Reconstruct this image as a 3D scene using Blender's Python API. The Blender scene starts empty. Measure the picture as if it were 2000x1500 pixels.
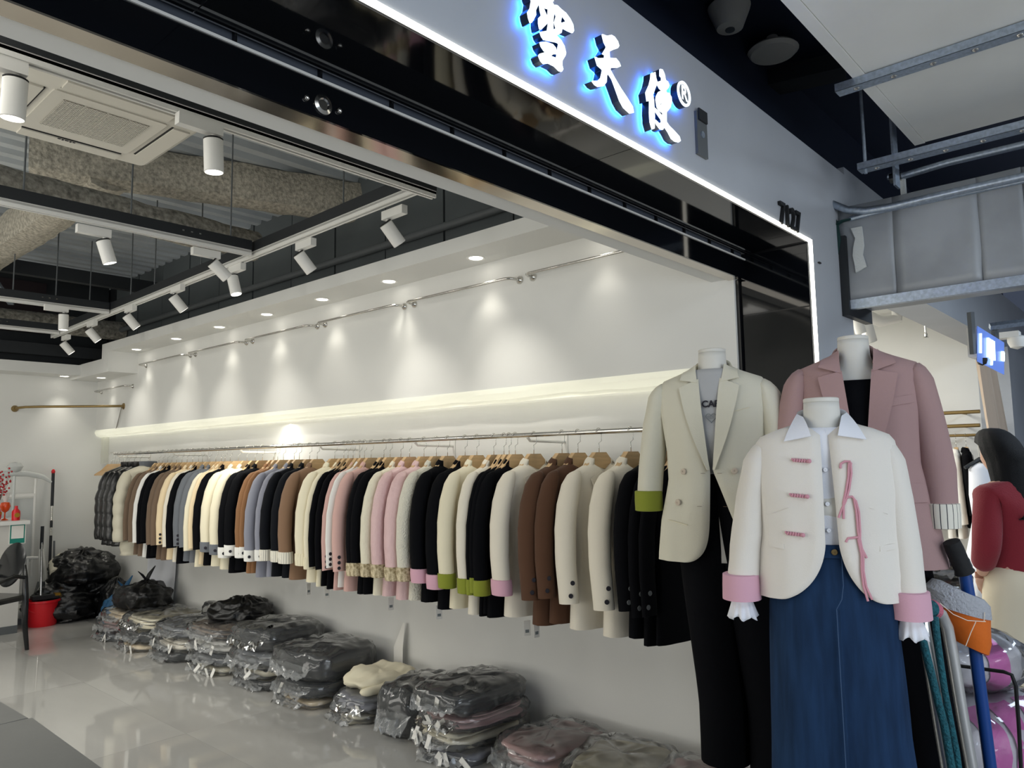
import bpy, bmesh, math, random
from mathutils import Vector, Matrix, noise
SC = bpy.context.scene
COL = SC.collection
rnd = random.Random(7)
PI = math.pi
# ------------------------------------------------------------------ camera
EYE = Vector((0, 0, 1.5)); FPX = 1475.0
RW = Matrix(((0.670476, 0.066006, 0.738989), (-0.741776, 0.080009, 0.665858), (-0.015175, -0.994606, 0.102606)))
cd = bpy.data.cameras.new('camera'); cam = bpy.data.objects.new('camera', cd); COL.objects.link(cam)
cd.sensor_width = 36; cd.lens = FPX / 2000 * 36; cd.clip_start = 0.05; cd.clip_end = 100
rt, dn, fw = RW.col[0].copy(), RW.col[1].copy(), RW.col[2].copy()
cam.matrix_world = Matrix(((rt.x, -dn.x, -fw.x, 0), (rt.y, -dn.y, -fw.y, 0), (rt.z, -dn.z, -fw.z, 1.5), (0, 0, 0, 1)))
SC.camera = cam
SC.view_settings.view_transform = 'Standard'; SC.view_settings.look = 'None'
SC.view_settings.gamma = 1; SC.view_settings.use_curve_mapping = False
SC.view_settings.exposure = -0.20
# ------------------------------------------------------------------ world and large lamps
w = bpy.data.worlds.new('mall_ambient'); SC.world = w; w.use_nodes = True
w.node_tree.nodes['Background'].inputs[0].default_value = (0.55, 0.68, 1.0, 1)
w.node_tree.nodes['Background'].inputs[1].default_value = 0.10
def lamp(name, kind, loc, power, col, size=None, size_y=None, target=None, spot=None, blend=0.5, rad=0.03):
    l = bpy.data.lights.new(name, kind); o = bpy.data.objects.new(name, l); COL.objects.link(o)
    o.location = loc; l.energy = power; l.color = col
    if kind == 'AREA':
        l.shape = 'RECTANGLE'; l.size = size; l.size_y = size_y or size
    if kind == 'SPOT':
        l.spot_size = spot; l.spot_blend = blend; l.shadow_soft_size = rad
    if kind == 'POINT': l.shadow_soft_size = rad
    d = (Vector(target) - Vector(loc)) if target else Vector((0, 0, -1))
    o.rotation_euler = d.to_track_quat('-Z', 'Y').to_euler()
    return o
WARM = (1.0, 0.93, 0.80); NEUT = (1.0, 0.97, 0.90); COOL = (0.72, 0.85, 1.0)
lamp('shop_ceiling_lamp', 'AREA', (-0.2, 3.6, 3.0), 36, NEUT, 1.6, 2.6)  # unseen overhead fill, added beyond the left edge of the view
lamp('shop_pendant_lamp', 'POINT', (-0.9, 4.6, 2.55), 22, NEUT, rad=.15)  # unseen point fill, added to lift the metal deck and upper shop
lamp('shop_pendant_lamp', 'POINT', (-0.6, 7.0, 2.55), 20, NEUT, rad=.15)  # second added point fill, deeper in the shop
lamp('shop_ceiling_lamp', 'AREA', (-0.2, 7.2, 3.0), 34, NEUT, 1.6, 2.0)  # second added overhead fill, over the back of the shop
lamp('cove_lamp', 'AREA', (3.288, 5.4, 1.828), 42, (1.0, .97, .88), .03, 7.4, target=(3.285 + .004, 5.4, 0))
lamp('opposite_wall_light', 'AREA', (-2.9, 4.0, 1.1), 96, NEUT, 6.4, 1.2, target=(3, 4.0, .35))  # unseen side fill, added to brighten the sleeves and lower clothes wall
lamp('corridor_lamp', 'AREA', (0.6, -1.8, 3.2), 60, COOL, 2.4, 1.2)
lamp('corridor_lamp', 'AREA', (5.6, -0.8, 3.0), 60, COOL, 1.6, 0.8)
lamp('opposite_shop_window', 'AREA', (0.8, -3.1, 1.35), 118, (.86, .92, 1.0), 3.6, 1.8, target=(1.2, 1.2, 2.2))  # unseen frontal fill, added to brighten the fascia and mannequins
lamp('next_shop_lamp', 'AREA', (5.6, 3.4, 2.75), 150, NEUT, 1.6, 1.6)

def dpt(x, y, d):       # a point of the photograph (2000 x 1500) at its depth in metres
    return EYE + RW @ Vector(((x - 1000) / FPX * d, (y - 750) / FPX * d, d))
def ray(x, y): return RW @ Vector((x - 1000, y - 750, FPX))
def atx(x, y, X): r = ray(x, y); return EYE + r * (X / r.x)
def aty(x, y, Y): r = ray(x, y); return EYE + r * (Y / r.y)
def atz(x, y, z): r = ray(x, y); return EYE + r * ((z - 1.5) / r.z)
# ------------------------------------------------------------------ materials
def lin(c): return tuple(((v / 255) / 12.92 if v / 255 <= 0.04045 else ((v / 255 + 0.055) / 1.055) ** 2.4) for v in c)
MATS = {}
def mat(name, c, rough=0.6, metal=0.0, bump=0.0, bscale=60.0, var=0.0, vscale=8.0, spec=0.5, emit=0.0, ecol=None, alpha=1.0, sheen=0.0, stretch=None, c2=None):
    m = bpy.data.materials.new(name); m.use_nodes = True; MATS[name] = m
    nt = m.node_tree; b = nt.nodes['Principled BSDF']
    col = lin(c) + (1,)
    b.inputs['Base Color'].default_value = col; b.inputs['Roughness'].default_value = rough
    b.inputs['Metallic'].default_value = metal; b.inputs['Specular IOR Level'].default_value = spec
    b.inputs['Alpha'].default_value = alpha
    if sheen: b.inputs['Sheen Weight'].default_value = sheen
    tc = None
    def coord():
        nonlocal tc
        if tc is None:
            t = nt.nodes.new('ShaderNodeTexCoord'); tc = t.outputs['Object']
            if stretch:
                mp = nt.nodes.new('ShaderNodeMapping'); mp.inputs['Scale'].default_value = stretch
                nt.links.new(tc, mp.inputs[0]); tc = mp.outputs[0]
        return tc
    if var:
        n = nt.nodes.new('ShaderNodeTexNoise'); n.inputs['Scale'].default_value = vscale; n.inputs['Detail'].default_value = 5
        nt.links.new(coord(), n.inputs['Vector'])
        mx = nt.nodes.new('ShaderNodeMix'); mx.data_type = 'RGBA'
        cc = lin(c2) if c2 else tuple(v * (1 - var) for v in col[:3])
        mx.inputs['A'].default_value = cc + (1,); mx.inputs['B'].default_value = col if c2 else tuple(min(1, v * (1 + var)) for v in col[:3]) + (1,)
        rp = nt.nodes.new('ShaderNodeMapRange'); rp.inputs[1].default_value = 0.32; rp.inputs[2].default_value = 0.68
        nt.links.new(n.outputs['Fac'], rp.inputs[0]); nt.links.new(rp.outputs[0], mx.inputs['Factor'])
        nt.links.new(mx.outputs['Result'], b.inputs['Base Color'])
    if bump:
        n = nt.nodes.new('ShaderNodeTexNoise'); n.inputs['Scale'].default_value = bscale; n.inputs['Detail'].default_value = 4
        nt.links.new(coord(), n.inputs['Vector'])
        bp = nt.nodes.new('ShaderNodeBump'); bp.inputs['Strength'].default_value = bump; bp.inputs['Distance'].default_value = 0.01
        nt.links.new(n.outputs['Fac'], bp.inputs['Height']); nt.links.new(bp.outputs[0], b.inputs['Normal'])
    if emit:
        b.inputs['Emission Color'].default_value = lin(ecol or c) + (1,); b.inputs['Emission Strength'].default_value = emit
    return m
def film(name, tint=(240, 244, 246), clear=0.75, rough=0.12, bump=0.6, bscale=30):
    """thin clear film: see-through, with creased reflections and a faint milky haze"""
    m = bpy.data.materials.new(name); m.use_nodes = True; nt = m.node_tree; nt.nodes.clear()
    out = nt.nodes.new('ShaderNodeOutputMaterial'); tr = nt.nodes.new('ShaderNodeBsdfTransparent')
    gl = nt.nodes.new('ShaderNodeBsdfGlossy'); gl.inputs['Roughness'].default_value = rough; df = nt.nodes.new('ShaderNodeBsdfDiffuse'); df.inputs[0].default_value = lin(tint) + (1,)
    t = nt.nodes.new('ShaderNodeTexCoord'); n = nt.nodes.new('ShaderNodeTexNoise'); n.inputs['Scale'].default_value = bscale; n.inputs['Detail'].default_value = 3
    n.noise_type = 'RIDGED_MULTIFRACTAL'
    nt.links.new(t.outputs['Object'], n.inputs['Vector'])
    bp = nt.nodes.new('ShaderNodeBump'); bp.inputs['Strength'].default_value = bump; bp.inputs['Distance'].default_value = 0.02
    nt.links.new(n.outputs['Fac'], bp.inputs['Height']); nt.links.new(bp.outputs[0], gl.inputs['Normal'])
    fr = nt.nodes.new('ShaderNodeFresnel'); fr.inputs['IOR'].default_value = 1.5; nt.links.new(bp.outputs[0], fr.inputs['Normal'])
    mu = nt.nodes.new('ShaderNodeMath'); mu.operation = 'MULTIPLY'; mu.inputs[1].default_value = 1.5; mu.use_clamp = True; nt.links.new(fr.outputs[0], mu.inputs[0])
    hz = nt.nodes.new('ShaderNodeMixShader'); hz.inputs[0].default_value = 1 - clear
    nt.links.new(tr.outputs[0], hz.inputs[1]); nt.links.new(df.outputs[0], hz.inputs[2])
    mx = nt.nodes.new('ShaderNodeMixShader'); nt.links.new(mu.outputs[0], mx.inputs[0])
    nt.links.new(hz.outputs[0], mx.inputs[1]); nt.links.new(gl.outputs[0], mx.inputs[2]); nt.links.new(mx.outputs[0], out.inputs[0])
    MATS[name] = m; return m
mat('white_paint', (226, 226, 222), 0.55, var=0.015, vscale=3, bump=0.03, bscale=120)
mat('white_satin', (222, 222, 218), 0.35)
mat('fascia_paint', (176, 180, 186), 0.5, var=0.05, vscale=2.5, bump=0.04, bscale=40)
mat('black_gloss', (9, 11, 15), 0.05, spec=0.6, bump=0.006, bscale=1.6)
mat('black_frame', (16, 17, 20), 0.25)
mat('steel', (205, 203, 198), 0.16, 1.0)
mat('chrome_tube', (226, 226, 224), 0.28, 0.7)
mat('mirror_steel', (200, 192, 180), 0.12, 1.0, bump=0.02, bscale=6)
mat('galvanised', (176, 188, 202), 0.42, 0.85, var=0.16, vscale=70, bump=0.05, bscale=90)
mat('dark_steel', (40, 43, 46), 0.55, 0.3)
mat('track_white', (232, 231, 226), 0.4)
mat('plastic_white', (226, 222, 210), 0.4)
mat('grille_grey', (158, 152, 142), 0.6)
mat('deck_grey', (196, 202, 206), 0.55, 0.25, var=0.12, vscale=3)
mat('fireproofing', (176, 170, 156), 0.95, var=0.35, vscale=45, bump=1.0, bscale=40)
mat('fireproofing_dark', (140, 136, 126), 0.95, var=0.5, vscale=30, bump=1.0, bscale=40)
mat('dark_paint', (34, 38, 41), 0.6, var=0.08, vscale=4)
mat('dark_panel', (86, 92, 94), 0.55, var=0.06, vscale=3)
mat('maroon_panel', (34, 20, 24), 0.6)
mat('mall_ceiling', (30, 40, 62), 0.7, var=0.1, vscale=2)
mat('lamp_lens', (255, 250, 240), 0.3, emit=9.0)
mat('led_line', (255, 250, 235), 0.3, emit=7.0)
mat('cove_led', (255, 253, 240), 0.3, emit=3.4)
mat('sign_face', (240, 250, 255), 0.3, emit=1.7)
mat('sign_glow', (50, 130, 255), 0.3, emit=17.0)
mat('sign_letter', (225, 248, 255), 0.3, emit=1.6)
mat('sign_panel', (110, 142, 226), 0.3, emit=.45)
mat('sign_side', (22, 40, 58), 0.35, 0.2)
mat('black_matte', (18, 20, 22), 0.6)
mat('duct_board', (230, 230, 224), 0.5, var=0.03, vscale=4, bump=0.04, bscale=30)
mat('beam_clad', (150, 154, 158), 0.45, 0.15, var=0.18, vscale=3.2, bump=0.35, bscale=5)
mat('plaster_scrap', (205, 208, 205), 0.8, bump=0.4)
mat('green_tape', (14, 52, 50), 0.5)
mat('wood', (200, 168, 124), 0.5, var=0.12, vscale=10, stretch=(1, 8, 8))
mat('mannequin', (214, 212, 204), 0.55, bump=0.03, bscale=200)
mat('rubber_grey', (92, 96, 98), 0.5)
mat('red_plastic', (206, 22, 34), 0.35)
mat('bag_black', (12, 13, 15), 0.34, bump=0.9, bscale=22)
mat('bag_blue', (36, 86, 124), 0.4, bump=0.6, bscale=24)
mat('desk_white', (205, 203, 198), 0.4)
mat('paper', (232, 230, 224), 0.8)
mat('teal_print', (20, 130, 116), 0.7)
mat('print_grey', (120, 128, 130), 0.8)
mat('print_dark', (30, 28, 38), 0.8)
mat('table_grey', (104, 105, 103), 0.55, var=0.04, vscale=5, bump=0.03)
mat('ghost_chair', (22, 24, 26), 0.18, alpha=0.9)
mat('clear_plastic', (215, 218, 216), 0.25, alpha=0.75)
mat('berry', (170, 12, 26), 0.35); mat('orange_glass', (226, 84, 30), 0.2); mat('gold', (196, 150, 60), 0.3, 0.8); mat('twig', (90, 60, 44), 0.8)
mat('denim', (27, 50, 80), 0.85, var=0.22, vscale=9, stretch=(5, 5, .7), bump=0.15, bscale=350, spec=.15)
mat('denim_thread', (58, 84, 116), 0.8)
mat('rope_teal', (22, 92, 104), 0.75, bump=0.9, bscale=140, var=0.3, vscale=90)
mat('rope_pink', (196, 110, 130), 0.8, bump=0.6, bscale=140)
mat('blue_enamel', (28, 70, 140), 0.3)
mat('black_foam', (22, 23, 24), 0.8, bump=0.2)
mat('orange_leather', (224, 112, 32), 0.45, bump=0.1, bscale=90)
mat('fleece', (176, 178, 184), 0.95, bump=0.9, bscale=120)
mat('stitch', (240, 224, 204), 0.8)
mat('magenta_stripe', (206, 96, 176), 0.35, bump=0.4, bscale=30)
mat('bag_white', (205, 204, 210), 0.35, bump=0.5, bscale=25)
mat('hair', (9, 9, 12), 0.6, spec=.25, bump=0.5, bscale=60, stretch=(10, 10, 1))
mat('skin', (214, 170, 146), 0.5)
mat('sweater_red', (134, 28, 42), 0.85, bump=0.3, bscale=160, sheen=0.15)
mat('trousers_cream', (226, 214, 188), 0.8, bump=0.05)
mat('curtain', (196, 178, 160), 0.85)
mat('bronze', (150, 128, 86), 0.35, 0.85)
mat('tape_grey', (150, 148, 150), 0.5)
film('poly_film', clear=0.93, rough=0.10, bump=1.0, bscale=10)
film('poly_film_dense', clear=0.80, rough=0.12, bump=0.7, bscale=12)
m_ = bpy.data.materials.new('cove_film'); m_.use_nodes = True; MATS['cove_film'] = m_; nt_ = m_.node_tree; nt_.nodes.clear()
o_ = nt_.nodes.new('ShaderNodeOutputMaterial'); a_ = nt_.nodes.new('ShaderNodeBsdfTranslucent'); b_ = nt_.nodes.new('ShaderNodeBsdfDiffuse'); x_ = nt_.nodes.new('ShaderNodeMixShader')
a_.inputs[0].default_value = lin((252, 252, 246)) + (1,); b_.inputs[0].default_value = lin((238, 238, 230)) + (1,); x_.inputs[0].default_value = .35
nt_.links.new(a_.outputs[0], x_.inputs[1]); nt_.links.new(b_.outputs[0], x_.inputs[2]); nt_.links.new(x_.outputs[0], o_.inputs[0])
FAB = {}
def fab(name, c, rough=0.85, **k):
    FAB[name] = mat('cloth_' + name.replace(' ', '_'), c, rough, sheen=k.pop('sheen', 0.06), spec=k.pop('spec', .2), bump=k.pop('bump', 0.12), bscale=k.pop('bscale', 300), **k); return FAB[name]
fab('black', (9, 10, 14), sheen=0, spec=.08); fab('ivory', (226, 219, 203)); fab('cream', (230, 222, 196)); fab('white', (230, 229, 224))
fab('brown', (84, 58, 42)); fab('taupe', (112, 94, 78)); fab('mocha', (132, 104, 82)); fab('caramel', (136, 98, 66))
fab('grey', (106, 110, 116)); fab('lilac grey', (136, 138, 150)); fab('tan cream', (228, 208, 172)); fab('charcoal', (20, 22, 27), sheen=0, spec=.1)
fab('pink', (208, 170, 162)); fab('satin pink', (216, 182, 182), 0.4, spec=.5, bump=0.5, bscale=40); fab('satin cream', (226, 220, 198), 0.4, bump=0.5, bscale=40)
fab('bouclé cream', (226, 222, 206), 0.95, bump=0.9, bscale=110)
fab('dusty pink', (186, 150, 148)); fab('rose blazer', (168, 138, 136)); fab('button ecru', (204, 190, 172)); fab('cuff pink', (212, 166, 182)); fab('green', (134, 142, 50))
fab('floral', (218, 204, 172), var=0.6, vscale=60, c2=(120, 104, 70)); fab('puffer', (206, 200, 180), 0.45, spec=.4); fab('shiny black', (9, 10, 12), 0.22, spec=.6, sheen=0)
fab('shirt white', (232, 234, 240)); fab('tee grey', (176, 177, 178)); fab('ecru blazer', (214, 210, 192)); fab('cream jacket', (226, 221, 212)); fab('cord pink', (206, 150, 162))
def striped(name, base, line, n):
    m = mat(name, base, 0.85); nt = m.node_tree; b = nt.nodes['Principled BSDF']
    t = nt.nodes.new('ShaderNodeTexCoord'); s = nt.nodes.new('ShaderNodeSeparateXYZ'); nt.links.new(t.outputs['UV'], s.inputs[0])
    a = nt.nodes.new('ShaderNodeMath'); a.operation = 'MULTIPLY'; a.inputs[1].default_value = n; nt.links.new(s.outputs[0], a.inputs[0])
    f = nt.nodes.new('ShaderNodeMath'); f.operation = 'FRACT'; nt.links.new(a.outputs[0], f.inputs[0])
    g = nt.nodes.new('ShaderNodeMath'); g.operation = 'LESS_THAN'; g.inputs[1].default_value = 0.14; nt.links.new(f.outputs[0], g.inputs[0])
    mx = nt.nodes.new('ShaderNodeMix'); mx.data_type = 'RGBA'; mx.inputs['A'].default_value = lin(base) + (1,); mx.inputs['B'].default_value = lin(line) + (1,)
    nt.links.new(g.outputs[0], mx.inputs['Factor']); nt.links.new(mx.outputs['Result'], b.inputs['Base Color']); return m
FAB['striped'] = striped('cloth_striped', (232, 228, 214), (60, 60, 66), 22)
FAB['pleated'] = striped('cloth_pleated', (232, 224, 196), (196, 184, 146), 16)
# ------------------------------------------------------------------ mesh helpers
class MB:
    def __init__(s): s.v = []; s.f = []; s.uv = {}
    def add(s, vs, fs):
        o = len(s.v); s.v += [Vector(p) for p in vs]; s.f += [tuple(o + i for i in f) for f in fs]; return o
    def box(s, c, d, rot=None):
        x, y, z = (k / 2 for k in d); c = Vector(c)
        vs = [Vector((a * x, b * y, e * z)) for a in (-1, 1) for b in (-1, 1) for e in (-1, 1)]
        if rot is not None: vs = [rot @ v for v in vs]
        s.add([c + v for v in vs], [(0, 1, 3, 2), (4, 6, 7, 5), (0, 4, 5, 1), (2, 3, 7, 6), (0, 2, 6, 4), (1, 5, 7, 3)]); return s
    def bb(s, a, b):
        a, b = Vector(a), Vector(b); return s.box((a + b) / 2, [abs(k) for k in (b - a)])
    def rings(s, rs, cap=True, closed=True):
        n = len(rs[0]); vs = [p for r in rs for p in r]; fs = []
        for i in range(len(rs) - 1):
            for j in range(n if closed else n - 1):
                k = (j + 1) % n; fs.append((i * n + j, i * n + k, (i + 1) * n + k, (i + 1) * n + j))
        if cap and closed: fs += [tuple(range(n))[::-1], tuple((len(rs) - 1) * n + j for j in range(n))]
        s.add(vs, fs); return s
    def tube(s, path, r, n=10, cap=True, up=None, flat=1.0):
        path = [Vector(p) for p in path]; rs = []; prev = None
        for i, p in enumerate(path):
            t = (path[min(i + 1, len(path) - 1)] - path[max(i - 1, 0)]).normalized()
            if prev is None:
                a = Vector(up) if up else (Vector((0, 0, 1)) if abs(t.z) < 0.9 else Vector((1, 0, 0)))
                a = (a - t * a.dot(t)).normalized()
            else: a = (prev - t * prev.dot(t)).normalized()
            prev = a; b = t.cross(a); q = r[i] if isinstance(r, (list, tuple)) else r
            rs.append([p + a * math.cos(2 * PI * k / n) * q * flat + b * math.sin(2 * PI * k / n) * q for k in range(n)])
        return s.rings(rs, cap)
    def lathe(s, prof, n=20, c=(0, 0, 0), rot=None, cap=True):
        c = Vector(c); rs = []
        for r, z in prof:
            ring = [Vector((math.cos(2 * PI * k / n) * r, math.sin(2 * PI * k / n) * r, z)) for k in range(n)]
            if rot is not None: ring = [rot @ p for p in ring]
            rs.append([c + p for p in ring])
        return s.rings(rs, cap)
    def prism(s, poly, ext):
        poly = [Vector(p) for p in poly]; e = Vector(ext); n = len(poly)
        from mathutils.geometry import tessellate_polygon
        tri = tessellate_polygon([poly])
        o = s.add(poly + [p + e for p in poly], [])
        for t in tri: s.f.append(tuple(o + i for i in t)); s.f.append(tuple(o + n + i for i in reversed(t)))
        for i in range(n): j = (i + 1) % n; s.f.append((o + i, o + j, o + n + j, o + n + i))
        return s
    def ball(s, c, r, n=8, m=6):
        r = Vector((r, r, r)) if not hasattr(r, '__len__') else Vector(r); c = Vector(c)
        rs = [[c + Vector((r.x * math.sin(PI * i / m) * math.cos(2 * PI * k / n), r.y * math.sin(PI * i / m) * math.sin(2 * PI * k / n), -r.z * math.cos(PI * i / m))) for k in range(n)] for i in range(m + 1)]
        rs[0] = [c + Vector((r.x * .02 * math.cos(2 * PI * k / n), r.y * .02 * math.sin(2 * PI * k / n), -r.z)) for k in range(n)]
        rs[-1] = [c + Vector((r.x * .02 * math.cos(2 * PI * k / n), r.y * .02 * math.sin(2 * PI * k / n), r.z)) for k in range(n)]
        return s.rings(rs)
    def mesh(s, name, m=None, smooth=False, solid=0.0, off=(0, 0, 0), ang=None):
        me = bpy.data.meshes.new(name); o = Vector(off)
        me.from_pydata([p - o for p in s.v], [], s.f)
        bm = bmesh.new(); bm.from_mesh(me)
        bmesh.ops.remove_doubles(bm, verts=bm.verts, dist=1e-6)
        bmesh.ops.recalc_face_normals(bm, faces=bm.faces)
        if solid: bmesh.ops.solidify(bm, geom=bm.faces[:], thickness=solid)
        if smooth:
            for f in bm.faces: f.smooth = True
            if ang:
                for e in bm.edges:
                    if len(e.link_faces) == 2 and e.calc_face_angle(0) > ang: e.smooth = False
        bm.to_mesh(me); bm.free()
        if m: me.materials.append(m if not isinstance(m, str) else MATS[m])
        return me
    def build(s, name, m, parent=None, smooth=False, world=False, solid=0.0, ang=0.7):
        if parent is None:
            xs = [p.x for p in s.v]; ys = [p.y for p in s.v]; zs = [p.z for p in s.v]
            loc = Vector(((min(xs) + max(xs)) / 2, (min(ys) + max(ys)) / 2, min(zs)))
            o = bpy.data.objects.new(name, s.mesh(name, m, smooth, solid, loc, ang)); o.location = loc
        else:
            if world:
                wm = wmat(parent); wi = wm.inverted(); s.v = [wi @ p for p in s.v]
            o = bpy.data.objects.new(name, s.mesh(name, m, smooth, solid, ang=ang)); o.parent = parent
        COL.objects.link(o); return o
def wmat(o):
    m = Matrix.LocRotScale(o.location, o.rotation_euler, o.scale)
    return wmat(o.parent) @ m if o.parent else m
def tag(o, label=None, cat=None, group=None, kind=None):
    if label: o['label'] = label
    if cat: o['category'] = cat
    if group: o['group'] = group
    if kind: o['kind'] = kind
    return o
def root(name, label, cat, loc=(0, 0, 0), rz=0.0, group=None):
    o = bpy.data.objects.new(name, None); COL.objects.link(o); o.location = loc; o.rotation_euler = (0, 0, rz)
    o.empty_display_size = 0.1
    return tag(o, label, cat, group)
def struct(name, mb, m, parent=None, **k):
    o = mb.build(name, m, parent, **k); 
    if parent is None: o['kind'] = 'structure'
    return o
def kids(o): return list(o.children)
def copy_tree(o, parent=None):
    c = o.copy(); COL.objects.link(c)
    if parent is not None: c.parent = parent
    for ch in kids(o): copy_tree(ch, c)
    return c
def nz(p, s=1.0, seed=0.0): return noise.noise(Vector((p[0] * s + seed, p[1] * s + seed * 1.7, p[2] * s - seed)))
def lerp(a, b, t): return a + (b - a) * t
def interp(tab, z):      # tab: rows (z, ...) sorted by descending z
    if z >= tab[0][0]: return tab[0][1:]
    for a, b in zip(tab, tab[1:]):
        if z >= b[0]:
            t = (a[0] - z) / (a[0] - b[0]); return tuple(lerp(p, q, t) for p, q in zip(a[1:], b[1:]))
    return tab[-1][1:]
def arc(c, r, a0, a1, n, ax=Vector((1, 0, 0)), ay=Vector((0, 0, 1))):
    c = Vector(c); return [c + ax * r * math.cos(lerp(a0, a1, i / n)) + ay * r * math.sin(lerp(a0, a1, i / n)) for i in range(n + 1)]
def text_mesh(txt, size, bold=0.0, depth=0.0):
    c = bpy.data.curves.new('lettering', 'FONT'); c.body = txt; c.size = size; c.extrude = depth; c.offset = bold; c.align_x = 'CENTER'; c.align_y = 'CENTER'
    o = bpy.data.objects.new('lettering', c); COL.objects.link(o)
    dg = bpy.context.evaluated_depsgraph_get(); me = bpy.data.meshes.new_from_object(o.evaluated_get(dg))
    mb = MB(); mb.add([v.co.copy() for v in me.vertices], [tuple(p.vertices) for p in me.polygons])
    bpy.data.objects.remove(o); bpy.data.curves.remove(c); bpy.data.meshes.remove(me); return mb
def place_text(mb, origin, ux, uy):
    o, ux, uy = Vector(origin), Vector(ux).normalized(), Vector(uy).normalized(); n = ux.cross(uy)
    mb.v = [o + ux * p.x + uy * p.y + n * p.z for p in mb.v]; return mb
# ------------------------------------------------------------------ the setting
YF, ZS, XJ = 1.167, 2.43, 3.22          # facade plane, header soffit height, right jamb
WU, WL = 3.19, 3.32                     # upper (proud) and lower faces of the clothes wall
YW = 9.22                               # far wall
mat('tile', (178, 177, 173), 0.045, var=0.10, vscale=1.6, spec=0.95, stretch=(1, 0.3, 1), bump=0.006, bscale=2.5)
mat('tile_joint', (120, 120, 118), 0.6)
mat('recess_grey', (70, 76, 86), .5); mat('edge_alloy', (235, 235, 230), .35, .2)
mat('tile_dark', (96, 98, 100), 0.3, var=0.05, vscale=3)
fl = struct('floor', MB().bb((-3.2, YF, -0.05), (WL, YW, -0.004)), 'tile_joint')
tm = MB().box((0, 0, -0.004), (0.7992, 1.5992, 0.008)).mesh('tile', 'tile')
for i in range(7):
    for j in range(6):
        x0, y0 = -2.75 + i * 0.8 + 0.4, YF + j * 1.6 + 0.8
        if x0 + 0.4 > WL + 0.5 or y0 - 0.4 > YW: continue
        o = bpy.data.objects.new('tile', tm); o.parent = fl; COL.objects.link(o)
        wm = wmat(fl).inverted(); o.location = wm @ Vector((x0, y0, 0.0)); 
        o.rotation_euler = (rnd.uniform(-1, 1) * 0.0006, rnd.uniform(-1, 1) * 0.0006, 0)
f2 = struct('floor', MB().bb((-3.2, -3.2, -0.05), (9.5, YF, -0.004)), 'tile_joint')
tm2 = MB().box((0, 0, -0.004), (0.797, 0.797, 0.008)).mesh('tile', 'tile_dark')
for i in range(8):
    for j in range(3):
        o = bpy.data.objects.new('tile', tm2); o.parent = f2; COL.objects.link(o)
        o.location = wmat(f2).inverted() @ Vector((1.6 + i * 0.8 + 0.4, YF - 0.4 - j * 0.8, 0.0))
f3 = struct('floor', MB().bb((3.45, YF, -0.05), (7.8, 6.2, 0.0)), 'tile')
# clothes wall: upper part proud of the lower part
wr = struct('wall_right', MB().bb((WL, YF + 0.34, 0), (3.44, YW + .1, 3.8)), 'white_paint')
struct('upper_panel', MB().bb((WU, 1.505, 1.925), (WL, YW, 2.77)), 'white_paint', wr, world=True)
struct('end_return', MB().bb((WU, 1.505, 0), (WL, 1.575, 1.925)), 'white_satin', wr, world=True)
struct('wall_far', MB().bb((-3.2, YW, 0), (WL, YW + 0.1, 3.8)), 'white_paint')
struct('wall_left', MB().bb((-3.2, YF, 0), (-3.1, YW, 3.8)), 'white_paint')
struct('baseboard_right', MB().bb((WL - 0.012, 1.6, 0), (WL, YW, 0.05)), 'white_satin')
struct('baseboard_far', MB().bb((-3.1, YW - 0.012, 0), (WL, YW, 0.06)), 'white_satin')
b = MB(); b.bb((2.9, 1.62, 2.685), (WU, 8.12, 2.77)); struct('ceiling_bulkhead', b, 'white_paint')
b = MB(); b.bb((2.9, 8.12, 2.475), (WU, YW, 2.62)); b.bb((2.9, 8.12, 2.62), (WU, 8.30, 2.77)); struct('ceiling_bulkhead', b, 'white_paint')
struct('ceiling_bulkhead', MB().bb((-3.1, 8.88, 2.5), (2.9, YW, 2.61)), 'white_paint')
# dark painted zone above the bulkhead, built of panels
up = struct('wall_right_upper', MB().bb((3.27, 1.62, 2.77), (3.32, YW, 3.8)), 'dark_paint')
pm = MB().box((0, 0, 0), (0.03, 0.585, 0.94)).mesh('panel', 'dark_panel')
for i in range(12):
    o = bpy.data.objects.new('panel', pm); o.parent = up; COL.objects.link(o)
    o.location = wmat(up).inverted() @ Vector((3.25 - 0.004 * (i % 2), 1.98 + i * 0.6, 3.25))
struct('wall_far_upper', MB().bb((-3.1, YW - 0.06, 2.61), (3.25, YW, 3.8)), 'dark_paint')
struct('wall_far_panel', MB().bb((-2.0, YW - 0.10, 2.95), (2.6, YW - 0.06, 3.5)), 'maroon_panel')
# metal deck ceiling
b = MB(); prof = []; y = 1.6
while y < YW + .1:
    prof += [(y, 3.62), (y + 0.075, 3.62), (y + 0.095, 3.56), (y + 0.15, 3.56)]; y += 0.17
b.rings([[Vector((x, p[0], p[1])) for p in prof] for x in (-3.2, 3.3)], cap=False, closed=False)
struct('ceiling', b, 'deck_grey', solid=0.01)
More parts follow.
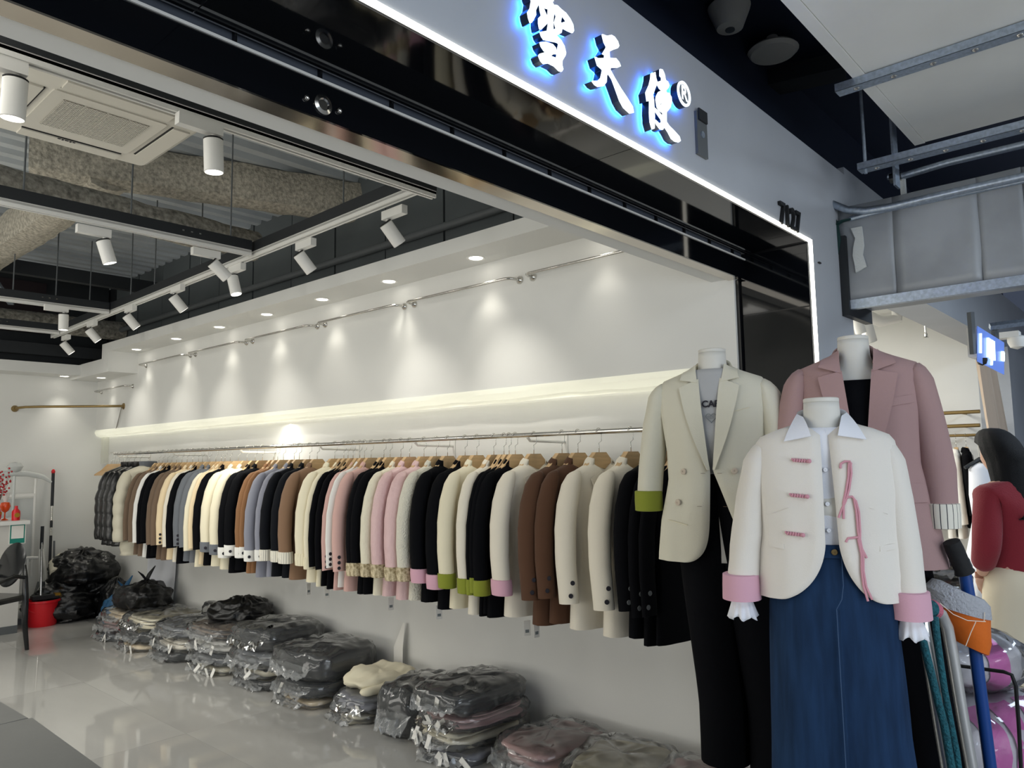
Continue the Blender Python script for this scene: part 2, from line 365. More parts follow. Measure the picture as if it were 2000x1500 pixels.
# header over the entrance
hd = struct('header_beam', MB().bb((-3.2, 1.53, 2.317), (WU, 1.615, 3.6)), 'white_paint')
struct('mirror_strip', MB().bb((-3.2, 1.47, 2.31), (WU, 1.53, 2.33)), 'mirror_steel', hd, world=True)
struct('black_drop', MB().bb((-3.2, 1.462, 2.308), (XJ, 1.47, 2.40)), 'black_gloss', hd, world=True)
struct('recess_back', MB().bb((-3.2, 1.478, 2.40), (XJ, 1.53, 2.56)), 'recess_grey', hd, world=True)
struct('chrome_edge', MB().bb((-3.2, 1.4575, 2.397), (XJ, 1.466, 2.4035)), 'edge_alloy', hd, world=True)
dv = MB().box((0, 0, 0), (0.006, 0.012, 0.05)).mesh('divider', 'black_frame')
for i in range(16):
    o = bpy.data.objects.new('divider', dv); o.parent = hd; COL.objects.link(o)
    o.location = wmat(hd).inverted() @ Vector((3.12 - i * 0.215, 1.472, 2.43))
sf = struct('header_soffit', MB().bb((-3.2, YF + 0.012, ZS + 0.001), (XJ, 1.44, ZS + 0.03)), 'black_frame')
pl = MB().box((0, 0, 0), (1.2, 0.272, 0.012)).mesh('panel', 'black_gloss')
for i in range(6):
    o = bpy.data.objects.new('panel', pl); o.parent = sf; COL.objects.link(o)
    o.location = wmat(sf).inverted() @ Vector((XJ - 0.16 - 0.601 - i * 1.203, YF + 0.149, ZS))
o = bpy.data.objects.new('panel', MB().box((0, 0, 0), (0.155, 0.272, 0.012)).mesh('panel', 'black_gloss')); o.parent = sf; COL.objects.link(o)
o.location = wmat(sf).inverted() @ Vector((XJ - 0.08, YF + 0.149, ZS))
struct('perforated_trim', MB().bb((-3.2, 1.435, ZS - 0.006), (XJ, 1.442, ZS + 0.03)), 'dark_steel', sf, world=True)
# fascia and column
fa = struct('wall_front', MB().bb((-3.2, YF - 0.004, ZS), (3.72, YF + 0.3, 2.862)).bb((XJ + 0.02, YF - 0.004, 0), (3.72, YF + 0.3, ZS)), 'fascia_paint')
jb = struct('trim_1', MB().bb((XJ + 0.006, YF + 0.012, 0), (XJ + 0.02, 1.5, ZS)), 'black_frame')
zz = [0, 1.02, 2.145, ZS - 0.01]
for a, c in zip(zz, zz[1:]):
    m_ = MB(); n_ = 24
    m_.rings([[Vector((XJ + 0.002 + (0.0 if a > 2 else 0.0011) * math.sin(k * 1.15 + i * .5) * math.sin(PI * k / n_), lerp(YF + 0.014, 1.488, i / 4), lerp(a + 0.003, c - 0.003, k / n_))) for i in range(5)] for k in range(n_ + 1)], cap=False, closed=False)
    m_.build('panel', 'black_gloss', jb, smooth=True, world=True, solid=0.003, ang=.5)
struct('edge_post', MB().bb((3.205, 1.49, 0), (XJ + 0.004, 1.504, 2.31)), 'black_frame', jb, world=True)
led = struct('trim_2', MB().bb((-3.2, YF - 0.009, ZS - 0.007), (XJ + 0.012, YF + 0.004, ZS + 0.002)), 'led_line')
struct('trim_3', MB().bb((XJ + 0.002, YF - 0.009, 0.0), (XJ + 0.012, YF + 0.004, ZS - 0.007)), 'led_line')
# cove: opal film sagging over a light line below the upper panel
b = MB(); n = 60; rs = []
for i in range(n + 1):
    yy = lerp(1.6, YW - 0.01, i / n); s1 = 0.010 * nz((0, yy, 0), 2.2) + 0.006 * nz((0, yy, 3), 7)
    rs.append([Vector((WU - 0.004, yy, 1.926)), Vector((WU - 0.012 + s1, yy, 1.895)), Vector((WU + 0.005 + s1 * .5, yy, 1.862 + s1)), Vector((WU + 0.05, yy, 1.848 + s1 * 1.3)), Vector((WL - 0.004, yy, 1.853))])
b.rings(rs, cap=False, closed=False)
cv = struct('trim_4', b, 'cove_film', smooth=True)
struct('light_line', MB().bb((WL - 0.03, 1.62, 1.895), (WL - 0.012, YW - 0.02, 1.918)), 'cove_led', cv, world=True)
b = MB(); rs = []
for i in range(12):
    z_ = lerp(1.86, 1.55, i / 11); s1 = 0.008 * nz((1, z_, 0), 9)
    rs.append([Vector((WU + 0.06 + s1, YW - 0.004, z_)), Vector((WL - 0.05, YW - 0.04 + s1, z_)), Vector((WL - 0.004, YW - 0.05, z_))])
b.rings(rs, cap=False, closed=False).build('corner_film', 'cove_film', cv, smooth=True, world=True)
# corridor ceiling
struct('ceiling_corridor', MB().bb((-3.2, -3.2, 3.45), (9.5, YF + 0.3, 3.5)), 'mall_ceiling')
struct('wall_front_upper', MB().bb((-3.2, YF + 0.25, 2.86), (9.5, YF + 0.3, 3.45)), 'mall_ceiling')
struct('wall_back', MB().bb((-3.2, -3.3, 0), (9.5, -3.2, 3.5)), 'white_satin')
# the shop next door
ns = struct('wall_next_front', MB().bb((3.72, YF - 0.004, ZS), (9.5, YF + 0.22, 2.90)), 'fascia_paint')
struct('wall_next_far', MB().bb((3.44, 6.1, 0), (7.8, 6.2, 3.3)), 'white_paint')
struct('wall_next_right', MB().bb((7.7, YF + 0.22, 0), (7.8, 6.1, 3.3)), 'white_paint')
struct('wall_next_column', MB().bb((7.7, YF - 0.02, 0), (9.5, YF + 0.22, ZS)), 'fascia_paint')
struct('ceiling_next', MB().bb((4.6, YF + 0.32, 2.86), (7.7, 6.1, 2.9)).bb((3.44, YF + .32, 3.25), (7.7, 6.1, 3.3)), 'white_paint')
struct('ceiling_next_dark', MB().bb((3.44, YF + .32, 3.2), (7.7, 6.1, 3.25)), 'dark_panel')
# ------------------------------------------------------------------ roof steel
def roughtube(name, a, bb, r, m, label, cat, sq=1.0, seg=26, n=12):
    a, bb = Vector(a), Vector(bb); d = (bb - a); t = d.normalized(); u = Vector((0, 0, 1)); u = (u - t * u.dot(t)).normalized(); v = t.cross(u)
    rs = []
    for i in range(seg + 1):
        p = a + d * (i / seg); ring = []
        for k in range(n):
            c, s = math.cos(2 * PI * (k + .5) / n), math.sin(2 * PI * (k + .5) / n)
            q = r / (abs(c) ** sq + abs(s) ** sq) ** (1 / sq)
            dd = q * (1 + 0.10 * nz(p + u * s * r * 3 + v * c * r * 3, 6))
            ring.append(p + u * s * dd + v * c * dd * 0.9)
        rs.append(ring)
    o = MB().rings(rs).build(name, m, smooth=True); return tag(o, label, cat)
roughtube('roof_beam', atz(60, 300, 3.42), atz(760, 408, 3.42), 0.15, 'fireproofing', 'roof beam sprayed with tan fireproofing, crossing behind the white track spotlight', 'beam', 3)
roughtube('insulated_pipe', atz(-60, 345, 3.06), atz(500, 482, 3.06), 0.105, 'fireproofing_dark', 'thick pipe with a rough mottled grey lagging above the middle light track', 'pipe', 2)
roughtube('roof_beam', atz(-60, 520, 3.3), atz(215, 330, 3.38), 0.14, 'fireproofing', 'roof beam sprayed with fireproofing, running into the shop under the metal deck', 'beam', 4)
roughtube('insulated_pipe', (-1.5, 8.6, 2.98), (3.22, 8.6, 2.98), 0.10, 'fireproofing_dark', 'dark lagged pipe along the far dark wall above the far bulkhead', 'pipe', 2)
def bar(name, a, bb, wd, ht, m, label, cat, grp=None):
    a, bb = Vector(a), Vector(bb); d = bb - a; t = d.normalized(); u = Vector((0, 0, 1)); u = (u - t * u.dot(t)).normalized(); v = t.cross(u)
    b = MB(); rs = [[p + v * sx * wd / 2 + u * sy * ht / 2 for sx, sy in ((-1, -1), (1, -1), (1, 1), (-1, 1))] for p in (a, bb)]
    b.rings(rs); return tag(b.build(name, m), label, cat, grp)
bar('roof_purlin', (-1.5, 7.7, 3.3), (3.22, 7.7, 3.3), .08, .12, 'dark_steel', 'dark steel purlin under the deck behind the second cross track', 'beam')
bar('roof_purlin', (-1.5, 8.95, 2.75), (3.22, 8.95, 2.75), .10, .12, 'dark_steel', 'dark steel purlin just above the far white bulkhead', 'beam')
bar('cable_tray', (1.55, 7.0, 3.1), (2.1, 8.4, 3.1), .05, .03, 'galvanised', 'short grey strut slanting above the second cross track', 'strut')
bar('cable_tray', (1.30, 7.2, 3.0), (1.32, 8.9, 3.0), .06, .03, 'galvanised', 'grey metal strut slanting down towards the far cross track', 'strut')
tag(MB().tube([(3.16, 2.0, 2.98), (3.16, 8.9, 2.98)], 0.026, 10).build('conduit_pipe', 'rubber_grey', smooth=True), 'grey conduit pipe running along the dark wall above the white bulkhead', 'pipe')
# light tracks hanging in a dark frame
def track(a, bb, label):
    a, bb = Vector(a), Vector(bb); d = (bb - a); t = d.normalized(); v = Vector((0, 0, 1)).cross(t)
    r = root('light_track', label, 'light track', a)
    def slab(name, o0, o1, z0, z1, m):
        MB().rings([[p + v * o + Vector((0, 0, z)) for o, z in ((o0, z0), (o1, z0), (o1, z1), (o0, z1))] for p in (Vector(), d)]).build(name, m, r)
    slab('channel', -.022, .022, .034, .095, 'dark_steel')
    slab('rail_lip', -.018, -.007, 0, .030, 'track_white'); slab('rail_lip', .007, .018, 0, .030, 'track_white')
    slab('rail_web', -.018, .018, .018, .034, 'track_white'); slab('rail_slot', -.007, .007, .008, .0178, 'black_matte')
    n = int(d.length / 0.35)
    h = MB()
    for i in range(n):
        if (i // 3) % 3 != 1:
            continue
        for k in range(3): h.box(t * (i * 0.35 + 0.1 + k * 0.05) - v * 0.0225 + Vector((0, 0, .066)), (0.012, 0.004, 0.008), t.to_track_quat('X', 'Z').to_matrix())
    if h.v: h.build('slot_row', 'steel', r)['kind'] = 'stuff'
    return r
ZT = 2.8
track((2.33, 2.72, ZT), (2.47, 8.4, ZT), 'long white light track under a dark channel, running along the bulkhead into the shop')
track((-2.4, 2.70, ZT), (2.44, 2.70, ZT), 'cross light track just inside the header, beside the ceiling cassette')
track((-2.4, 4.30, ZT), (2.33, 4.28, ZT), 'cross light track in the middle of the ceiling, meeting the long track')
track((-2.4, 6.83, ZT), (2.40, 6.76, ZT), 'third cross light track back from the header, over the desk side')
track((-2.4, 8.15, ZT), (2.44, 8.12, ZT), 'farthest cross light track, close to the dark far wall')
rodm = MB().tube([(0, 0, 0), (0, 0, .72)], .005, 6).mesh('threaded_rod', 'rubber_grey')
for x, y, lab in [(2.2, 4.28, 'middle cross track, closest to the long track'), (1.62, 4.29, 'middle cross track, second from the long track'), (1.1, 4.29, 'middle cross track, third from the long track'), (2.33, 3.3, 'long track, first from the header'), (2.36, 5.0, 'long track, second from the header'), (2.38, 5.8, 'long track, third from the header'), (2.4, 6.3, 'long track, fourth from the header'), (2.43, 7.3, 'long track, fifth from the header'), (2.0, 6.77, 'third cross track, closest to the long track'), (1.7, 6.77, 'third cross track, second from the long track'), (1.75, 8.13, 'farthest cross track'), (2.25, 2.7, 'cross track just inside the header')]:
    o = bpy.data.objects.new('threaded_rod', rodm); COL.objects.link(o); o.location = (x, y, ZT + .09)
    o.scale.z = (3.56 - ZT - .09) / .72
    tag(o, 'thin hanger rod above the ' + lab, 'rod', 'hanger rods of the light tracks')
# ceiling cassette
c0 = (atz(416, 243, 2.9)); c1 = atz(285, 330, 2.9); S = (c1 - c0).length
ac = root('ceiling_cassette', 'white square ceiling air conditioner with a beige slatted grille', 'air conditioner', (c0.x - S / 2, c0.y + S / 2, 2.9))
h = S / 2; q = MB()
def rrect(a, r, z, n=4): return [Vector((sx * (a - r) + r * math.cos(t0 + PI / 2 * i / n), sy * (a - r) + r * math.sin(t0 + PI / 2 * i / n), z)) for sx, sy, t0 in ((1, 1, 0), (-1, 1, PI / 2), (-1, -1, PI), (1, -1, 1.5 * PI)) for i in range(n + 1)]
q.rings([rrect(h - .02, .02, 0), rrect(h, .03, .012), rrect(h, .03, .035), rrect(h - .04, .02, .26)]).build('housing', 'plastic_white', ac, smooth=True, ang=.5)
q = MB(); a = h * .62; q.rings([rrect(a, .015, -.006), rrect(a, .015, .003)]).build('centre_panel', 'plastic_white', ac)
for i in range(4):
    x0 = -a * .78 + i * a * .39 + .004; x1 = x0 + a * .39 - .008
    g = MB().bb((x0, -a * .72, -.008), (x1, a * .66, -.0065)).build('grille_section', 'grille_grey', ac)
    sl = MB()
    for k in range(22):
        yy = -a * .72 + (k + .5) * a * 1.38 / 22; sl.bb((x0, yy - .003, -.0105), (x1, yy + .003, -.008))
    for k in range(5):
        xx = lerp(x0, x1, (k + .5) / 5); sl.bb((xx - .0015, -a * .72, -.0105), (xx + .0015, a * .66, -.008))
    sl.build('grille_slats', 'plastic_white', g)['kind'] = 'stuff'
for k in range(4):
    R_ = Matrix.Rotation(k * PI / 2, 3, 'Z')
    f_ = MB(); f_.box(R_ @ Vector((0, -h * .81, -.004)), (h * 1.15, h * .2, .008) if k % 2 == 0 else (h * .2, h * 1.15, .008)).build('louvre_flap', 'plastic_white', ac)
    MB().box(R_ @ Vector((0, -h * .70, -.001)), (h * 1.15, .008, .004) if k % 2 == 0 else (.008, h * 1.15, .004)).build('air_slot', 'black_matte', ac)
m_ = MB()
for k, (dx, ww) in enumerate(((0, .012), (.016, .008), (.028, .014), (.046, .008), (.058, .010))): m_.bb((-.06 + dx, h * .70, -.0085), (-.06 + dx + ww, h * .70 + .008 + .004 * (k % 2), -.007))
m_.build('brand_mark', 'print_dark', ac)
# ------------------------------------------------------------------ recessed downlights
NTH = ['first', 'second', 'third', 'fourth', 'fifth', 'sixth', 'seventh', 'eighth', 'ninth', 'tenth', 'eleventh', 'twelfth', 'thirteenth', 'fourteenth', 'fifteenth', 'sixteenth']
def downlight(x, y, z, label, tgt, pw, grp):
    r = root('downlight', label, 'downlight', (x, y, z), 0, grp)
    MB().lathe([(.040, 0), (.052, -.004), (.056, -.001), (.056, .002), (.04, .002)], 24, cap=False).build('ring', 'track_white', r, smooth=True)
    MB().lathe([(.001, -.0012), (.04, -.0012), (.04, .0)], 24).build('lens', 'lamp_lens', r)
    if pw: lamp('downlight_lamp', 'SPOT', (x, y, z - .012), pw, (1.0, .95, .84), target=tgt, spot=math.radians(78), blend=1.0, rad=.04)
for i, y in enumerate([3.03, 3.83, 4.59, 5.35, 6.12, 6.95, 7.85]):
    downlight(3.065, y, 2.685, 'round recessed downlight in the long white bulkhead, %s from the entrance' % NTH[i], (3.09, y, 0), 13, 'downlights of the long bulkhead')
downlight(3.065, 2.2, 2.685, 'round recessed downlight hidden behind the entrance header', (3.09, 2.2, 0), 7, 'downlights of the long bulkhead')
downlight(3.06, 8.75, 2.475, 'round recessed downlight under the lower bulkhead at the corner', (3.08, 8.75, 0), 13, None)
downlight(2.80, 9.07, 2.5, 'round recessed downlight over the far white wall, above the corner rod', (2.8, 9.1, 0), 13, None)
# ------------------------------------------------------------------ track spotlights
canm = MB().lathe([(.030, .0), (.036, .004), (.036, .125), (.033, .128), (.033, .118), (.001, .116)], 20).mesh('can', 'track_white', True, ang=.6)
lensm = MB().lathe([(.001, .120), (.032, .120), (.032, .117)], 18).mesh('lens', 'lamp_lens')
adm = MB().bb((-.085, -.018, -.045), (.085, .018, 0)).mesh('adapter', 'track_white')
stm = MB().tube([(0, 0, 0), (0, 0, -.035)], .009, 10).mesh('stem', 'track_white')
capm = MB().lathe([(.0355, .0), (.0365, -.002), (.030, -.006), (.001, -.006)], 18).mesh('end_cap', 'black_matte')
def spotlight(px, py, d, along, aim, label, pw=0):
    """px,py: the adapter's middle in the photograph; d: None (on the track plane)"""
    p = atz(px, py, ZT - .02); p.z = ZT
    r = root('track_spotlight', label, 'spotlight', p, along, 'white track spotlights')
    for nm, me, l in (('adapter', adm, (0, 0, 0)), ('stem', stm, (.055, 0, -.045))):
        o = bpy.data.objects.new(nm, me); o.parent = r; o.location = l; COL.objects.link(o)
    dv_ = Matrix.Rotation(-along, 3, 'Z') @ Vector(aim).normalized(); q = dv_.to_track_quat('Z', 'Y')
    pos = Vector((.055, 0, -.082)) - dv_ * .02
    for nm, me in (('can', canm), ('lens', lensm), ('end_cap', capm)):
        o = bpy.data.objects.new(nm, me); o.parent = r; o.location = pos; o.rotation_euler = q.to_euler(); COL.objects.link(o)
    if pw:
        wp = wmat(r) @ (pos + dv_ * .13)
        lamp('spotlight_lamp', 'SPOT', wp, pw, (1, .96, .87), target=wp + Vector(aim), spot=math.radians(54), blend=1.0, rad=.03)
AX, AY = 0.0, PI / 2 - 0.025
R_AIM = (.62, -.15, -.75); 
for px, py, al, aim, lab, pw in [
    (390, 243, AX, (.06, .02, -1), 'large white track spotlight pointing straight down beside the ceiling cassette', 14),
    (-8, 118, AX, (.0, .1, -1), 'white track spotlight at the near corner of the ceiling cassette, cut by the frame', 14),
    (183, 451, AX, (.30, -.05, -.95), 'white track spotlight on the middle cross track, nearer the desk', 12),
    (402, 494, AX, (.75, -.1, -.66), 'white track spotlight on the middle cross track, near its junction with the long track', 3.5),
    (463, 524, AY, (.12, -.25, -1), 'white track spotlight on the long track just beyond the middle junction', 4),
    (597, 477, AY, R_AIM, 'white track spotlight on the long track, second from the header', 12),
    (770, 415, AY, R_AIM, 'white track spotlight on the long track, closest to the header', 12),
    (347, 564, AY, R_AIM, 'white track spotlight on the long track, tilted, fourth from the header', 10),
    (110, 602, AX, (.02, 0, -1), 'white track spotlight on the third cross track, pointing straight down', 10),
    (255, 603, AY, R_AIM, 'white track spotlight on the long track, just before the third cross track', 8),
    (180, 632, AY, R_AIM, 'white track spotlight on the long track, just past the third cross track', 8),
    (129, 659, AY, R_AIM, 'white track spotlight at the far end of the long track', 8)]:
    pw *= 2.0 if al == AY and aim is R_AIM else 1.0
    spotlight(px, py, None, al, aim, lab, pw)
# ------------------------------------------------------------------ wall rods
def rod(path_ends, label, nm='wall_rod', inset=.045, wall_x=WU, r_=.0085, group=None):
    (y0, y1, z) = path_ends; x = wall_x - inset - .03
    r = root(nm, label, 'rod', (wall_x, y0, z), 0, group)
    pts = [(wall_x, y0 + .02, z), (wall_x - .05, y0 + .022, z), (wall_x - .075, y0 + .035, z), (x - .012, y0 + .06, z), (x - .012, y1 - .06, z), (wall_x - .075, y1 - .035, z), (wall_x - .05, y1 - .022, z), (wall_x, y1 - .02, z)]
    MB().tube(pts, r_, 10, up=(0, 0, 1)).build('tube', 'steel', r, smooth=True, world=True)
    for yy in (y0 + .02, y1 - .02):
        f = MB(); f.tube([(wall_x, yy, z), (wall_x - .006, yy, z), (wall_x - .02, yy, z)], [.024, .024, .012], 14)
        f.build('flange', 'steel', r, smooth=True, world=True)
ends = [(1.75, 2.72), (2.78, 3.74), (3.80, 4.75), (4.81, 5.80), (5.86, 6.83), (6.89, 7.92), (8.2, 9.1)]
for i, (y0, y1) in enumerate(ends):
    z = 2.535 if i < 6 else 2.35
    rod((y0, y1, z), 'polished steel rod high on the clothes wall, %s from the entrance' % NTH[i] if i < 6 else 'short steel rod under the lower corner bulkhead', group='steel rods under the bulkhead' if i < 6 else None)
# corner rod on the far wall
r = root('corner_rod', 'curved bronze-toned steel rod bridging the far wall and the clothes wall', 'rod', (2.4, YW, 2.16))
q = aty(30, 798, YW - .02); e = Vector((WU, 8.45, q.z + .0))
path = [(q.x, YW, q.z), (q.x + .01, YW - .08, q.z + .005), (q.x + .06, YW - .13, q.z + .012)] + [(lerp(q.x + .06, e.x - .03, k / 6), lerp(YW - .13, e.y, k / 6), q.z + .015) for k in range(1, 7)] + [(e.x, e.y, q.z + .015)]
MB().tube(path, .013, 12).build('tube', 'bronze', r, smooth=True, world=True)
MB().tube([(q.x, YW, q.z), (q.x, YW - .008, q.z), (q.x, YW - .03, q.z)], [.035, .035, .018], 14).build('flange', 'bronze', r, smooth=True, world=True)
MB().tube([(e.x, e.y, q.z + .015), (e.x - .01, e.y, q.z + .015)], [.035, .03], 14).build('flange', 'bronze', r, smooth=True, world=True)
MB().tube([(e.x - .02, e.y, q.z + .01), (e.x, e.y + .18, q.z - .22)], .006, 8).build('brace', 'steel', r, smooth=True, world=True)
# ------------------------------------------------------------------ the long clothes rail
RX, RZ = 3.0, 1.64
rl = root('clothes_rail', 'long brushed steel rail carrying the row of blazers along the white wall', 'rail', (RX, 1.62, RZ))
MB().tube([(RX, 1.60, RZ), (RX, 8.12, RZ)], .0125, 14).build('bar', 'steel', rl, smooth=True, world=True)
for y in (1.75, 2.60, 3.5, 4.5, 5.6, 6.8, 8.05):
    MB().tube([(RX, y, RZ - .012), (RX + .02, y, RZ - .03), (WL, y, RZ - .035)], .008, 8).build('bracket', 'track_white', rl, smooth=True, world=True)
    MB().bb((WL - .006, y - .02, RZ - .3), (WL, y + .02, RZ + .02)).build('wall_strip', 'track_white', rl, world=True)
# ------------------------------------------------------------------ shop sign
def onf(x, y, off): p = aty(x, y, YF - off); return p
sg = root('shop_sign', 'three backlit white calligraphy characters with a registered mark on the fascia', 'sign', (1.6, YF, 2.5))
SX = [(10., 1010, 0, [
    [(250,-150),(420,-160),(640,-120),(700,-60),(720,20),(690,40),(590,40),(560,10),(480,0),(380,10),(290,10),(260,-60)],
    [(290,0),(385,0),(425,80),(370,200),(375,290),(330,380),(290,440),(265,440),(230,330),(215,230),(265,150)],
    [(380,0),(480,0),(590,40),(700,60),(735,200),(710,400),(712,575),(715,680),(600,680),(598,600),(625,440),(612,300),(618,170),(540,150),(450,100),(420,80)],
    [(690,30),(720,90),(790,100),(860,170),(960,250),(1040,360),(1100,480),(1115,600),(1090,640),(1000,600),(890,540),(880,440),(968,410),(885,290),(820,240),(735,200)],
    [(735,200),(820,240),(885,290),(858,420),(890,540),(870,640),(780,690),(700,690),(712,575),(772,545),(738,430),(775,310)],
    [(450,100),(520,150),(580,290),(612,314),(612,440),(480,572),(450,560),(430,450),(430,350),(485,290),(460,200)],
    [(460,620),(600,598),(715,640),(780,690),(870,790),(930,900),(960,1030),(950,1080),(890,1180),(885,1270),(905,1350),(880,1395),(830,1380),(740,1290),(620,1230),(530,1245),(470,1180),(430,1080),(450,1045),(590,1010),(665,1090),(775,1132),(790,1050),(800,960),(822,850),(790,825),(640,795),(530,770),(485,700)],
    [(455,820),(560,812),(700,860),(760,930),(785,1050),(720,1050),(665,1090),(590,1020),(540,990),(480,900)]]),
 (7.89, 1130, 50, [[(370,130),(440,155),(510,140),(560,170),(610,240),(630,310),(610,345),(540,370),(480,400),(485,495),(580,500),(630,560),(655,625),(610,645),(500,645),(495,680),(560,800),(660,970),(760,1120),(840,1250),(855,1340),(800,1352),(700,1260),(640,1150),(580,980),(520,820),(455,720),(440,780),(435,870),(390,930),(310,940),(260,910),(215,850),(300,850),(350,800),(375,690),(370,670),(300,610),(262,480),(300,500),(405,497),(412,450),(375,430),(430,340),(435,320),(400,250)]]),
 (8.333, 1240, 120, [
    [(270,190),(335,170),(350,270),(372,340),(350,400),(330,450),(300,540),(315,650),(322,760),(328,900),(325,1090),(290,1105),(255,980),(245,830),(248,640),(205,645),(185,500),(240,380),(265,270)],
    [(415,120),(455,130),(490,210),(505,300),(545,330),(565,390),(550,430),(510,470),(460,480),(410,440),(370,365),(372,330),(440,310),(442,260),(415,230)],
    [(395,490),(440,470),(510,470),(520,510),(460,505),(415,545),(390,605),(410,640),(420,720),(470,740),(470,840),(410,800),(370,740),(350,620),(358,560)],
    [(515,505),(560,510),(600,580),(605,650),(585,740),(545,800),(500,810),(440,740),(425,715),(465,668),(520,620),(480,560),(455,510)],
    [(410,545),(455,515),(520,600),(470,660),(420,690),(395,610)],
    [(465,760),(545,790),(520,830),(520,980),(560,1040),(650,1130),(730,1220),(750,1290),(720,1315),(660,1300),(600,1250),(550,1150),(490,1060),(460,1110),(420,1100),(360,1020),(328,945),(345,950),(400,1005),(440,985),(435,950),(462,890)],
    [(330,755),(372,790),(430,860),(470,900),(475,980),(440,985),(432,940),(345,815),(328,800)]])]
for sc, ox, oy, polys in SX:
    ch = None
    for poly in polys:
        P_ = [onf(ox + x / sc, oy + y / sc, .046) for x, y in poly]
        fm = MB().prism(P_, (0, .004, 0)); sm = MB().prism([p + Vector((0, .004, 0)) for p in P_], (0, .024, 0)); gm = MB().prism([p + Vector((0, .0282, 0)) for p in P_], (0, .003, 0))
        if ch is None: CH = [MB(), MB(), MB()]; ch = 1
        for A, B_ in zip(CH, (fm, sm, gm)): A.add(B_.v, B_.f)
    c_ = CH[0].build('character', 'sign_face', sg, world=True)
    CH[1].build('return_edge', 'sign_side', c_, world=True); CH[2].build('back_glow', 'sign_glow', c_, world=True)
cc = onf(1337, 183, .046); rr = abs(onf(1337, 160, .046).z - cc.z) * 1.0
def annulus(r0, r1, y0, y1, n=36):
    b = MB(); rs = []
    for r_, y_ in ((r0, y0), (r1, y0), (r1, y1), (r0, y1), (r0, y0)): rs.append([Vector((cc.x + r_ * math.cos(2 * PI * k / n), y_, cc.z + r_ * math.sin(2 * PI * k / n))) for k in range(n)])
    return b.rings(rs, cap=False)
rg = annulus(rr * .80, rr, cc.y, cc.y + .004).build('registered_mark', 'sign_face', sg, world=True)
annulus(rr * .0 + .002, rr, cc.y + .005, cc.y + .028).build('return_edge', 'sign_side', rg, world=True)
annulus(.002, rr * .97, cc.y + .0285, cc.y + .031).build('back_glow', 'sign_glow', rg, world=True)
t_ = place_text(text_mesh('R', rr * 1.6, .002), (cc.x, cc.y + .001, cc.z), (1, 0, 0), (0, 0, 1)); t_.build('letter', 'sign_face', rg, world=True)
# door number
p0 = onf(1552, 426, .03)
t_ = text_mesh('7127', .13, .0015, .006); t_.v = [Vector((v.x * .82, v.y, v.z)) for v in t_.v]
tag(place_text(t_, (p0.x, YF - .011, p0.z), (1, 0, 0), (0, 0, 1)).build('door_number', 'black_matte'), 'black raised house number 7127 on the white fascia above the light line', 'number')
# small box and a hole on the fascia
p0 = onf(1370, 264, .01)
r = root('junction_box', 'small grey metal junction box on the fascia below the registered mark', 'box', (p0.x, YF, p0.z))
MB().bb((-.035, -.014, -.075), (.035, -.004, .075)).build('box', 'rubber_grey', r)
MB().bb((-.028, -.020, .045), (.030, -.014, .085)).build('lid', 'dark_steel', r); MB().lathe([(.012, 0), (.012, .003)], 12, (0, -.014, 0), Matrix.Rotation(PI / 2, 3, 'X')).build('knockout', 'galvanised', r)
p0 = onf(1597, 514, .0); tag(MB().bb((p0.x - .012, YF - .012, p0.z - .003), (p0.x + .012, YF - .004, p0.z + .003)).build('wall_anchor', 'black_matte'), 'tiny black anchor left in the fascia column beside the light line', 'anchor')
# shutter lock on the black band
p0 = aty(630, 205, 1.462)
r = root('shutter_lock', 'round chrome shutter lock set in the black header band', 'lock', p0)
RX_ = Matrix.Rotation(PI / 2, 3, 'X')
MB().lathe([(.001, 0), (.024, 0), (.024, .004), (.015, .006), (.012, .003), (.001, .003)], 20, rot=RX_).build('cylinder', 'steel', r, smooth=True)
for s_ in (-1, 1): MB().ball((s_ * .045, -.003, 0), .007).build('screw', 'steel', r, smooth=True)
# ------------------------------------------------------------------ things over the corridor
for px, py, dome, lab in ((1425, 40, 0, 'white cup shaped smoke detector on the dark corridor ceiling'), (1510, 108, 1, 'flat white disc speaker on the dark corridor ceiling, right of the cup shaped one')):
    p = atz(px, py, 3.36); r = root('ceiling_device', lab, 'detector', (p.x, p.y, 3.45))
    if dome: MB().lathe([(.02, -.09), (.10, -.085), (.115, -.07), (.10, -.055), (.03, -.05), (.025, 0)], 24).build('disc', 'plastic_white', r, smooth=True)
    else: MB().lathe([(.03, -.13), (.055, -.125), (.085, -.05), (.09, -.03), (.06, 0)], 24).build('cup', 'plastic_white', r, smooth=True); MB().lathe([(.001, -.136), (.02, -.136), (.02, -.13)], 12).build('sensor', 'rubber_grey', r)
# white duct boards carried by galvanised angles
zb = 2.92
e0 = atz(1790, 282, zb); e1 = atz(1520, 0, zb); YE = (e0.y + e1.y) / 2
a_, b_ = atz(1395, 188, 3.36), atz(1650, 128, 3.36); bar('ceiling_batten', a_, b_, .14, .08, 'dark_paint', 'dark batten on the corridor ceiling, passing beside the disc speaker', 'batten')
du = root('fire_duct', 'wide white board duct hanging over the corridor at the right', 'duct', (3.4, YE - .6, zb))
b1 = atz(1640, 171, zb); b2 = atz(1680, 322, zb)
for x0, x1 in ((1.2, b1.x + .02), (b1.x + .024, e0.x), ):
    MB().bb((x0, YE - 1.5, zb), (x1, YE - .045, zb + .012)).build('board', 'duct_board', du, world=True)
    MB().bb((x0, YE - .043, zb - .004), (x1, YE, zb + .012)).build('edge_board', 'duct_board', du, world=True)
MB().bb((1.2, YE - 1.5, zb + .013), (e0.x, YE - .02, zb + .4)).build('duct_body', 'duct_board', du, world=True)
